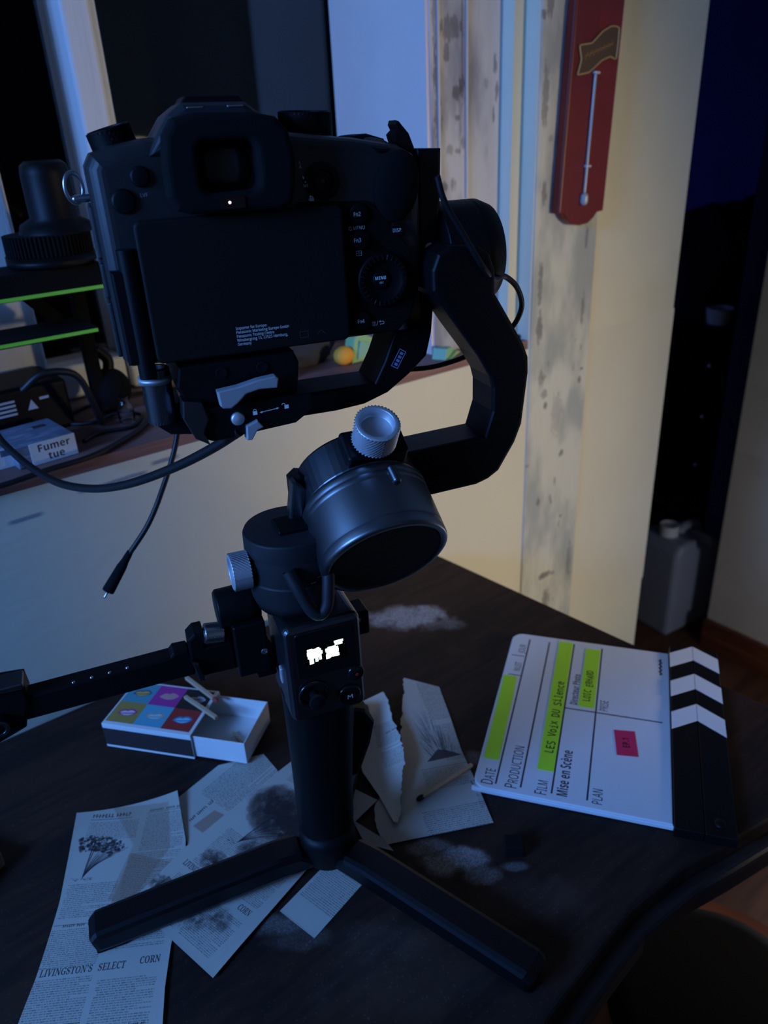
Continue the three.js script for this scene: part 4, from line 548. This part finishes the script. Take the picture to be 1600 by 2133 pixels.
  part(lens, 'focus_ring', knurl(0.0342, 0.020, 60, 1, 0.0004, 0.98).rotateX(-Math.PI / 2), M.rubber, [0, 0, -0.036]);
}

// ---------------------------------------------------------------- cables
{
  single('cable', tube([[-0.262, 0.985, -0.492], [-0.2469, 0.9723, -0.4749], [-0.2336, 0.9668, -0.4618], [-0.2205, 0.9629, -0.4495], [-0.1952, 0.9599, -0.4272], [-0.1670, 0.9643, -0.4052], [-0.1404, 0.9739, -0.3857], [-0.1054, 0.9926, -0.3604], [-0.0800, 1.0093, -0.3410], [-0.0626, 1.0227, -0.3269]], 0.0024, 90, 10), M.cable, 'thick black cable sagging from the left edge up to the camera plate', 'cable');
  const hangPts = [[-0.1175, 1.010, -0.462], [-0.1235, 0.9900, -0.460], [-0.1280, 0.9699, -0.4514], [-0.1351, 0.9514, -0.4422], [-0.1470, 0.9278, -0.4305], [-0.1615, 0.9096, -0.4215]];
  const h = thing('plug_cable', 'black cable hanging down with a loose barrel plug at its end', 'cable'); part(h, 'cord', tube(hangPts, 0.0017, 60, 10), M.cable);
  const a = V(-0.1605, 0.9110, -0.4225), b = V(-0.1747, 0.8909, -0.4123), dir = b.clone().sub(a).normalize(), L = a.distanceTo(b);
  const plug = part(h, 'plug', lathe([[0, -0.002], [0.0019, -0.002], [0.0022, 0.001], [0.0024, 0.005], [0.0031, 0.009], [0.0038, L - 0.001], [0.0036, L], [0, L]], 28), M.rubber, a.toArray()); plug.quaternion.setFromUnitVectors(V(0, 1, 0), dir);
  part(plug, 'plug_tip', lathe([[0, 0], [0.0007, 0], [0.0007, 0.004], [0.0004, 0.005], [0, 0.005]], 14), M.steel, [0, L, 0]);
  const g3 = (u, v, k) => V(u, v, k).applyAxisAngle(V(0, 1, 0), GA).add(V(...G0)).toArray();
  single('cable', tube([g3(0.0785, 0.372, -0.003), g3(0.0813, 0.3628, -0.003), g3(0.0906, 0.3479, -0.003), g3(0.1016, 0.332, -0.004), g3(0.1115, 0.3252, -0.012), g3(0.121, 0.3245, -0.020), g3(0.1305, 0.3178, -0.024), g3(0.1373, 0.3066, -0.030), g3(0.1368, 0.2982, -0.034), g3(0.1329, 0.2914, -0.038), g3(0.1248, 0.2852, -0.042), g3(0.1110, 0.2795, -0.046), g3(0.094, 0.2760, -0.050), g3(0.076, 0.2765, -0.054)], 0.0014, 120, 10), M.cable, 'thin black control cable looping around the right gimbal arm', 'cable');
  const ws = (s, y, d) => W(s, y, d).toArray();
  single('cable', tube([ws(-0.05, 0.9425, 0.003), ws(0.014, 0.9405, 0.006), ws(0.0473, 0.9420, 0.004), ws(0.0774, 0.9425, 0.002), ws(0.105, 0.9425, -0.012), ws(0.128, 0.9425, -0.03), ws(0.15, 0.9425, -0.06), ws(0.16, 0.9425, -0.10)], 0.0021, 60, 8), M.cable, 'black cable lying along the front edge of the window sill', 'cable');
  single('cable', tube([ws(0.085, 0.942, -0.035), ws(0.10, 0.942, -0.045), ws(0.125, 0.942, -0.04), ws(0.14, 0.943, -0.06), ws(0.125, 0.944, -0.075), ws(0.105, 0.943, -0.07), ws(0.09, 0.942, -0.085), ws(0.10, 0.942, -0.11), ws(0.15, 0.942, -0.125), ws(0.20, 0.942, -0.11)], 0.0016, 70, 8), M.cable, 'thin black cable coiled on the sill behind the cigarette pack', 'cable');
  single('cable', tube([ws(0.055, 0.985, -0.05), ws(0.07, 0.995, -0.045), ws(0.092, 0.99, -0.045), ws(0.102, 0.965, -0.05), ws(0.108, 0.945, -0.06), ws(0.12, 0.9425, -0.09), ws(0.15, 0.9425, -0.135)], 0.0026, 60, 8), M.cable, 'black adapter cable arching over the power adapter on the sill', 'cable');
}

// ---------------------------------------------------------------- things on the window sill (placed in the frame of the wall: s, height, depth)
const onSill = (name, label, cat, s, d, turn = 0) => thing(name, label, cat, W(s, SILL, d).toArray(), WA + turn);
{
  // two cigarette packs
  const packPrint = std({ roughness: 0.5, map: canvasTex(256, 256, (c) => { c.fillStyle = '#6d7686'; c.fillRect(0, 0, 256, 256); for (let i = 0; i < 40; i++) { c.fillStyle = `rgba(${140 + rnd() * 90 | 0},${140 + rnd() * 80 | 0},${160 + rnd() * 60 | 0},0.25)`; c.fillRect(rnd() * 256, rnd() * 256, 20 + rnd() * 80, 6 + rnd() * 20); } c.fillStyle = '#3a3236'; c.fillRect(150, 60, 60, 36); }) });
  const p1 = onSill('cigarette_pack', 'cigarette pack with the black on white Fumer tue warning', 'cigarette pack', 0.0562, -0.0405, 0.08);
  part(p1, 'box', rb(0.042, 0.0165, 0.048, 0.0012), packPrint, [-0.004, 0.00825, 0]);
  part(p1, 'warning_panel', rb(0.0325, 0.0158, 0.0004, 0.0001, 1), std({ roughness: 0.55, map: canvasTex(400, 196, (c, w, h) => { c.fillStyle = '#eceae4'; c.fillRect(0, 0, w, h); c.fillStyle = '#15151a'; c.font = 'bold 92px sans-serif'; c.textAlign = 'center'; c.fillText('Fumer', w / 2 + 6, 88); c.fillText('tue', w / 2 + 14, 174); }) }), [0.0008, 0.0082, 0.0242]);
  const p2 = onSill('cigarette_pack', 'cigarette pack with a dark emblem, cut by the left picture edge', 'cigarette pack', 0.013, -0.0475, 0.06);
  part(p2, 'box', rb(0.050, 0.0155, 0.046, 0.0012), packPrint, [0, 0.00775, 0]);
  part(p2, 'front_panel', rb(0.049, 0.0148, 0.0004, 0.0001, 1), std({ roughness: 0.55, map: canvasTex(400, 128, (c, w, h) => { c.fillStyle = '#dcdad6'; c.fillRect(0, 0, w, h); c.fillStyle = '#241c20'; c.fillRect(370, 0, 30, h); c.beginPath(); c.arc(250, 74, 26, 0, 7); c.fill(); c.fillStyle = '#5a6478'; c.fillRect(290, 14, 60, 40); }) }), [0, 0.0077, 0.0232]);
  // power adapter
  const ad = onSill('power_adapter', 'black power adapter block with white printed labels on the sill', 'adapter', 0.054, -0.108, 0.05);
  part(ad, 'housing', rb(0.078, 0.040, 0.058, 0.004), M.black, [0, 0.020, 0]);
  decal(ad, 'printed_labels', 0.046, 0.016, 256, [0.002, 0.026, 0.0293], (c) => { c.fillStyle = '#b8bcc4'; for (let i = 0; i < 4; i++) c.fillRect(10, 14 + i * 18, 96, 10); c.beginPath(); c.moveTo(150, 70); c.lineTo(172, 26); c.lineTo(194, 70); c.fill(); c.fillRect(206, 24, 40, 12); });
  // black foam ball with stalk
  const fb = onSill('microphone_windshield', 'black foam microphone windshield ball lying on the sill', 'windshield', 0.132, -0.098, 0);
  part(fb, 'foam', (() => { const g = new THREE.SphereGeometry(0.0165, 28, 20), p = g.attributes.position; for (let i = 0; i < p.count; i++) { const v = V(p.getX(i), p.getY(i), p.getZ(i)), k = 1 + 0.03 * (fbm(v.x * 900 + 50, v.y * 900 + v.z * 500 + 50, 2) - 0.5); p.setXYZ(i, v.x * k, v.y * k * 1.08, v.z * k); } g.computeVertexNormals(); return g; })(), M.rubber, [0, 0.0182, 0]);
  part(fb, 'stalk', tube([[0, 0.03, 0], [0.003, 0.042, -0.002], [-0.004, 0.052, -0.004]], 0.0045, 16, 12), M.black);
  // small glass vial
  const vi = onSill('glass_vial', 'small clear glass vial standing on the sill beside the foam ball', 'vial', 0.128, -0.058, 0);
  part(vi, 'glass', lathe([[0, 0.0002], [0.006, 0.0002], [0.0065, 0.001], [0.0065, 0.014], [0.004, 0.017], [0.004, 0.021], [0.0034, 0.021], [0.0034, 0.017], [0.0058, 0.0135], [0.0058, 0.0012], [0, 0.0012]], 32), M.glassSolid);
  part(vi, 'stopper', lathe([[0, 0.0245], [0.0032, 0.024], [0.0032, 0.0212], [0, 0.0212]], 24), M.rubber);
  // rack with lime edges
  const lime = std({ color: lin(0.22, 0.75, 0.06), roughness: 0.5 });
  const ra = onSill('shelf_rack', 'black two tier rack with lime green edges at the left of the sill', 'rack', 0.02, -0.075, 0);
  for (const [y0, y1, x1] of [[0.106, 0.124, 0.112], [0.0755, 0.080, 0.098]]) { const t = part(ra, 'tier', rb(x1 + 0.08, y1 - y0, 0.05, 0.001), M.blackMatte, [(x1 - 0.08) / 2, (y0 + y1) / 2, 0]); part(t, 'green_edge', rb(x1 + 0.079, 0.0026, 0.0006, 0.0002, 1), lime, [0, y0 < 0.1 ? 0.0 : -0.0072, 0.0253], [0, 0, 0], 'lime green front edge'); }
  part(ra, 'post', rb(0.010, 0.106, 0.010, 0.001), M.blackMatte, [0.100, 0.053, -0.018]); part(ra, 'post', rb(0.010, 0.106, 0.010, 0.001), M.blackMatte, [-0.074, 0.053, -0.018]);
  part(ra, 'brace', rb(0.010, 0.034, 0.006, 0.001), M.blackMatte, [0.072, 0.093, -0.020], [0, 0, 0.7]);
  // lens with toothed gear ring standing on the rack
  const le = thing('spare_lens', 'spare black lens with a toothed focus gear standing on the rack', 'lens', W(0.103, SILL + 0.124, -0.075).toArray(), WA);
  const gear = (R, h, n, t) => { const o = []; for (let i = 0; i < n; i++) for (const [q, k] of [[0, 0], [0.25, 1], [0.55, 1], [0.8, 0]]) { const a = (i + q) / n * 2 * Math.PI; o.push([(R + t * k) * Math.cos(a), (R + t * k) * Math.sin(a)]); } const g = ext(o, 0, h, 0.0004); g.rotateX(-Math.PI / 2); return g; };
  part(le, 'base_barrel', lathe([[0, 0.0002], [0.028, 0.0002], [0.031, 0.002], [0.031, 0.008], [0, 0.008]], 48), M.black);
  part(le, 'gear_ring', gear(28.5, 0.014, 64, 1.6), M.rubber, [0, 0.008, 0]);
  part(le, 'front_barrel', lathe([[0.026, 0.022], [0.024, 0.028], [0.0165, 0.032], [0.0165, 0.060], [0.0155, 0.066], [0.012, 0.069], [0, 0.069]], 48), M.black, [0.008, 0, 0]);
  // green folded packet with orange tip
  const gk = onSill('folded_packet', 'pale green folded packet with an orange tip on the sill', 'packet', 0.375, -0.070, 0);
  const green = std({ color: lin(0.34, 0.56, 0.24), roughness: 0.8 }), mint = std({ color: lin(0.28, 0.55, 0.38), roughness: 0.8 }), orange = std({ color: lin(0.80, 0.36, 0.03), roughness: 0.7 });
  part(gk, 'packet', ext([[-22, 0.3], [26, 0.3], [22, 8], [4, 22], [-10, 29], [-17, 24]], -0.008, 0.008, 0.002), green);
  part(gk, 'flap', ext([[-16, 4], [18, 4], [2, 17], [-12, 22]], 0.0075, 0.0095, 0.0006), mint, [0, 0, 0], [0.06, 0, 0]);
  part(gk, 'tip', (() => { const g = new THREE.SphereGeometry(0.0095, 20, 14); g.scale(1.1, 0.95, 0.9); return g; })(), orange, [-0.0285, 0.0094, 0.004], [0, 0, 0], 'orange rounded tip');
  const fn = onSill('folded_note', 'mint green folded note lying near the front edge of the sill', 'note', 0.434, -0.020, 0.5);
  part(fn, 'sheet', ext([[-16, 0.2], [14, 0.2], [16, 1.4], [2, 9], [-12, 10]], -0.007, 0.007, 0.0006), mint);
  part(fn, 'fold', ext([[-10, 0.2], [18, 0.2], [8, 4]], 0.007, 0.011, 0.0006), green);
  // dark bundle and a white cap further along the sill
  const db = onSill('cloth_bundle', 'dark crumpled cloth bundle on the sill behind the camera plate', 'cloth', 0.322, -0.105, 0);
  part(db, 'cloth', (() => { const g = new THREE.SphereGeometry(0.03, 40, 28), p = g.attributes.position; for (let i = 0; i < p.count; i++) { const v = V(p.getX(i), p.getY(i), p.getZ(i)).normalize(), k = 0.75 + 0.5 * fbm(v.x * 3 + 9, v.y * 3 + v.z * 2.3 + 9, 4); p.setXYZ(i, v.x * 0.036 * k, Math.max(0.0003, 0.016 + v.y * 0.024 * k), v.z * 0.022 * k); } g.computeVertexNormals(); return g; })(), std({ color: lin(0.03, 0.03, 0.035), roughness: 0.95 }));
  single('plastic_stopper', lathe([[0, 0.018], [0.006, 0.0175], [0.008, 0.014], [0.010, 0.001], [0.0098, 0], [0, 0]], 28), std({ color: lin(0.5, 0.5, 0.48), roughness: 0.5 }), 'white plastic cap on the sill in front of the dark cloth', 'cap', W(0.283, SILL + 0.0002, -0.072).toArray());
  const pn = thing('pencil', 'black pencil with its tip past the corner of the sill', 'pencil', W(0.512, SILL + 0.0027, -0.010).toArray(), WA + 0.12);
  part(pn, 'shaft', new THREE.CylinderGeometry(0.0025, 0.0025, 0.034, 6).rotateZ(Math.PI / 2), M.black); part(pn, 'point', new THREE.ConeGeometry(0.0025, 0.009, 12).rotateZ(-Math.PI / 2), std({ color: lin(0.05, 0.045, 0.04), roughness: 0.6 }), [0.0215, 0, 0]);
}

// ---------------------------------------------------------------- thermometer on the post
{
  const o = thing('wall_thermometer', 'red wooden wall thermometer with a gold ribbon banner on the worn post', 'thermometer', W(0.588, 1.047, 0.0018).toArray(), WA);
  const red = std({ map: woodTex([0.50, 0.10, 0.07], [0.43, 0.08, 0.055], 2, 12), roughness: 0.4 });
  const T = (n, g, m, p = [0, 0, 0], r = [0, 0, 0], l) => { const q = part(o, n, g, m, p, r, l); const e = new THREE.Matrix4().makeRotationZ(-3 * D); q.applyMatrix4(e); return q; };
  T('board', ext([[-34, 12], [-26, 11], [-21, 6], [-12, 1], [0, -0.5], [12, 1], [20, 6], [25, 11], [34, 12], [34, 360], [24, 372], [0, 378], [-24, 372], [-34, 360]], 0.0002, 0.011, 0.002, 0.001, 3), red);
  T('banner', ext([[-27, 128], [-10, 131], [6, 141], [18, 145], [28, 144], [28, 170], [16, 171], [4, 166], [-10, 156], [-27, 153], [-23, 141]], 0.011, 0.0123, 0.0004), std({ color: lin(0.10, 0.05, 0.02), roughness: 0.45 }), [0, 0, 0], [0, 0, 0], 'brown ribbon banner with gold outline');
  T('banner_outline', (() => { const c = [[-26, 129], [-10, 132], [6, 142], [18, 146], [27, 145], [27, 169], [16, 170], [4, 165], [-10, 155], [-26, 152], [-22.5, 141], [-26, 129]].map(([x, y]) => [x * 0.001, y * 0.001, 0.0124]); return new THREE.TubeGeometry(new THREE.CatmullRomCurve3(c.map(p => V(...p)), false, 'catmullrom', 0.2), 100, 0.0007, 6, false); })(), std({ color: lin(0.55, 0.33, 0.10), roughness: 0.4 }));
  T('banner_lettering', new THREE.PlaneGeometry(0.044, 0.012), decalMat(256, 70, (c) => { c.strokeStyle = '#a87a3c'; c.lineWidth = 5; for (let i = 0; i < 7; i++) { c.beginPath(); c.moveTo(14 + i * 34, 54 - i * 2); c.bezierCurveTo(24 + i * 34, 6, 34 + i * 34, 60, 40 + i * 34, 20); c.stroke(); } }), [0.001, 0.150, 0.01245], [0, 0, 0.3]);
  const glass = std({ color: lin(0.42, 0.40, 0.36), roughness: 0.15 });
  T('glass_tube', new THREE.CapsuleGeometry(0.0013, 0.100, 4, 14), glass, [-0.001, 0.080, 0.0128]);
  T('bulb', new THREE.CapsuleGeometry(0.0038, 0.004, 6, 16), glass, [-0.001, 0.024, 0.0132]);
  T('bulb_guard', (() => { const a = []; for (let k = 0; k < 5; k++) a.push(new THREE.TorusGeometry(0.0048, 0.0007, 8, 20, Math.PI).rotateX(-Math.PI / 2).translate(0, 0.0185 + k * 0.0026, 0)); return mergeGeometries(a); })(), M.steel, [-0.001, 0, 0.0118]);
  for (const y of [0.0535, 0.132]) T('clip', rb(0.007, 0.0022, 0.004, 0.0006), M.alu, [-0.001, y, 0.0135]);
}

// ---------------------------------------------------------------- next room seen through the doorway
{
  const c = thing('jerrycan', 'pale plastic jerrycan standing on the floor of the dark next room', 'canister', [0.712, 0, -1.625], WA - 0.1);
  const pl = std({ color: lin(0.30, 0.33, 0.40), roughness: 0.45 });
  part(c, 'tank', ext([[-78, 0], [78, 0], [82, 8], [82, 205], [70, 228], [34, 242], [30, 222], [-6, 222], [-10, 244], [-36, 250], [-66, 246], [-80, 226], [-82, 205], [-82, 8]], -0.06, 0.06, 0.014, 0.001, 4), pl);
  part(c, 'handle', tube([[-0.008, 0.236, 0], [0.006, 0.252, 0], [0.03, 0.254, 0], [0.055, 0.246, 0], [0.07, 0.225, 0]], 0.011, 24, 12), pl);
  part(c, 'cap', knurl(0.022, 0.026, 30, 2, 0.0008, 0.9), std({ color: lin(0.75, 0.75, 0.75), roughness: 0.5 }), [-0.045, 0.262, 0]);
  const d = thing('dresser', 'dark wooden chest of drawers with small knobs in the next room', 'dresser', [1.02, 0, -2.52], 0.12);
  part(d, 'carcass', rb(0.62, 0.54, 0.40, 0.006), M.darkWood, [0.12, 0.27, 0]); part(d, 'top', rb(0.66, 0.024, 0.44, 0.006), M.darkWood, [0.12, 0.5525, 0]);
  for (let k = 0; k < 3; k++) { const f = part(d, 'drawer', rb(0.56, 0.145, 0.014, 0.004), M.darkWood, [0.12, 0.115 + k * 0.165, 0.207]); for (const x of [-0.14, 0.14]) part(f, 'knob', new THREE.SphereGeometry(0.012, 18, 12), M.steel, [x, 0, 0.016]); }
  const cl = thing('clothes_pile', 'dark heap of clothes piled on the chest of drawers', 'clothes', [1.10, 0.565, -2.52], 0.12);
  part(cl, 'cloth', (() => { const g = new THREE.SphereGeometry(0.2, 48, 32), p = g.attributes.position; for (let i = 0; i < p.count; i++) { const v = V(p.getX(i), p.getY(i), p.getZ(i)).normalize(), k = 0.7 + 0.6 * fbm(v.x * 2.4 + 5, v.y * 2.4 + v.z * 2 + 5, 4); p.setXYZ(i, v.x * 0.26 * k, Math.max(0.001, 0.10 + v.y * 0.22 * k), v.z * 0.15 * k); } g.computeVertexNormals(); return g; })(), std({ color: lin(0.012, 0.012, 0.016), roughness: 0.95 }));
  single('plastic_pot', lathe([[0, 0.002], [0.03, 0.002], [0.034, 0.006], [0.04, 0.05], [0.037, 0.05], [0.032, 0.008], [0, 0.006]], 32), std({ color: lin(0.7, 0.7, 0.7), roughness: 0.5 }), 'small white pot in front of the clothes on the chest of drawers', 'pot', [1.045, 0.5655, -2.325]);
}

// screen glowing faintly in the next room, out of sight
{
  const p = W(1.2, 0, -1.2), o = thing('standby_monitor', 'dim blue monitor on a low table in the next room', 'monitor', p.toArray(), WA + 142 * D);
  part(o, 'low_table', rb(0.6, 0.03, 0.35, 0.004), M.darkWood, [0, 0.465, 0]);
  for (const x of [-0.26, 0.26]) for (const z of [-0.14, 0.14]) part(o, 'table_leg', rb(0.03, 0.45, 0.03, 0.003), M.darkWood, [x, 0.225, z]);
  part(o, 'housing', rb(0.44, 0.28, 0.03, 0.006), M.black, [0, 0.70, 0]); part(o, 'foot', rb(0.16, 0.078, 0.10, 0.006), M.black, [0, 0.5195, -0.02]);
  part(o, 'screen', new THREE.PlaneGeometry(0.40, 0.24), std({ color: 0x000000, emissive: lin(0.16, 0.25, 0.85), emissiveIntensity: 0.5 }), [0, 0.70, 0.0156]);
  const l = new THREE.RectAreaLight(lin(0.16, 0.25, 0.85), 9, 0.40, 0.24); l.name = 'monitor_glow'; l.position.set(0, 0.70, 0.018); l.rotation.y = Math.PI; o.add(l);
}

// ---------------------------------------------------------------- the lamps that light the place, outside the picture
{
  const led = thing('led_panel_lamp', 'blue film light panel on a stand to the left of the desk', 'lamp', [ledPos.x, 0, ledPos.z]);
  const q = new THREE.Quaternion().setFromRotationMatrix(new THREE.Matrix4().lookAt(ledAim, ledPos, V(0, 1, 0)));    // local z towards the aim
  const h = part(led, 'panel_housing', rb(0.50, 0.36, 0.035, 0.006), M.black, [0, ledPos.y, 0]); h.quaternion.copy(q);
  part(h, 'diffuser', new THREE.PlaneGeometry(0.46, 0.32), std({ color: lin(0.4, 0.4, 0.4), roughness: 0.6, emissive: LEDC, emissiveIntensity: 1.5 }), [0, 0, 0.0178]);
  part(led, 'stand_pole', new THREE.CylinderGeometry(0.012, 0.014, 1.08, 16), M.black, [0, 0.56, -0.0]);
  for (let k = 0; k < 3; k++) { const a = k * 120 * D + 0.6; part(led, 'stand_leg', tube([[0, 0.32, 0], [0.24 * Math.cos(a), 0.008, 0.24 * Math.sin(a)]], 0.008, 4, 8), M.black); }
  const fl = thing('light_flag', 'black cloth light flag on a stand beside the desk', 'flag', [0.697, 0, 0.060], 65 * D);
  part(fl, 'cloth', rb(0.34, 1.1, 0.004, 0.001), M.rubber, [0, 1.12, 0]);
  part(fl, 'frame', (() => mergeGeometries([[0, 1.672, 0.345, 0.009], [0, 0.568, 0.345, 0.009], [0.17, 1.12, 0.009, 1.1], [-0.17, 1.12, 0.009, 1.1]].map(([x, y, w, h]) => new THREE.BoxGeometry(w, h, 0.009).translate(x, y, 0))))(), M.alu);
  part(fl, 'stand_pole', new THREE.CylinderGeometry(0.011, 0.013, 1.7, 16), M.alu, [-0.185, 0.86, 0]);
  for (let k = 0; k < 3; k++) { const a = k * 120 * D + 0.3; part(fl, 'stand_leg', tube([[-0.185, 0.25, 0], [-0.185 + 0.18 * Math.cos(a), 0.008, 0.18 * Math.sin(a)]], 0.008, 4, 8), M.alu); }
  const nl = W(1.05, 0, 0.45), no = thing('night_lamp', 'small globe night lamp on a low stand by the doorway', 'lamp', nl.toArray());
  part(no, 'stand', lathe([[0, 0.30], [0.012, 0.30], [0.012, 0.03], [0.06, 0.02], [0.07, 0.008], [0.07, 0.0005], [0, 0.0005]], 32), M.alu);
  part(no, 'globe', new THREE.SphereGeometry(0.045, 28, 20), std({ color: lin(0.6, 0.6, 0.58), roughness: 0.6, emissive: lin(0.96, 0.93, 0.98), emissiveIntensity: 0.8 }), [0, 0.343, 0]);
  const nlight = new THREE.PointLight(lin(0.86, 0.92, 1.10), 0.17, 0, 2); nlight.name = 'night_lamp_glow'; nlight.position.set(0, 0.343, 0); nlight.castShadow = true; nlight.shadow.radius = 2.2; no.add(nlight);
  const rl = thing('reading_lamp', 'floor reading lamp with a metal shade turned to the window wall', 'lamp', [lampPos.x, 0, lampPos.z]);
  const qq = new THREE.Quaternion().setFromUnitVectors(V(0, 1, 0), lampDir);
  const sh = part(rl, 'shade', lathe([[0.02, -0.14], [0.04, -0.13], [0.09, -0.06], [0.125, 0.008], [0.122, 0.008], [0.087, -0.058], [0.02, -0.125]], 40), M.alu, [0, lampPos.y, 0]); sh.quaternion.copy(qq);
  part(sh, 'bulb', lathe([[0, 0.006], [0.06, 0.002], [0.105, -0.012], [0.09, -0.045], [0, -0.10]], 40), std({ color: lin(0.5, 0.5, 0.5), emissive: lin(1, 0.84, 0.62), emissiveIntensity: 2 }));
  part(rl, 'pole', tube([[0.06, 0.02, 0.04], [0.075, 0.6, 0.05], [0.07, 0.98, 0.06], [0.055, 1.05, 0.05]], 0.008, 30, 10), M.black);
  part(rl, 'base', lathe([[0, 0.024], [0.10, 0.02], [0.12, 0.008], [0.12, 0.0005], [0, 0.0005]], 40), M.black, [0.06, 0, 0.04]);
}
renderer.render(scene, camera);
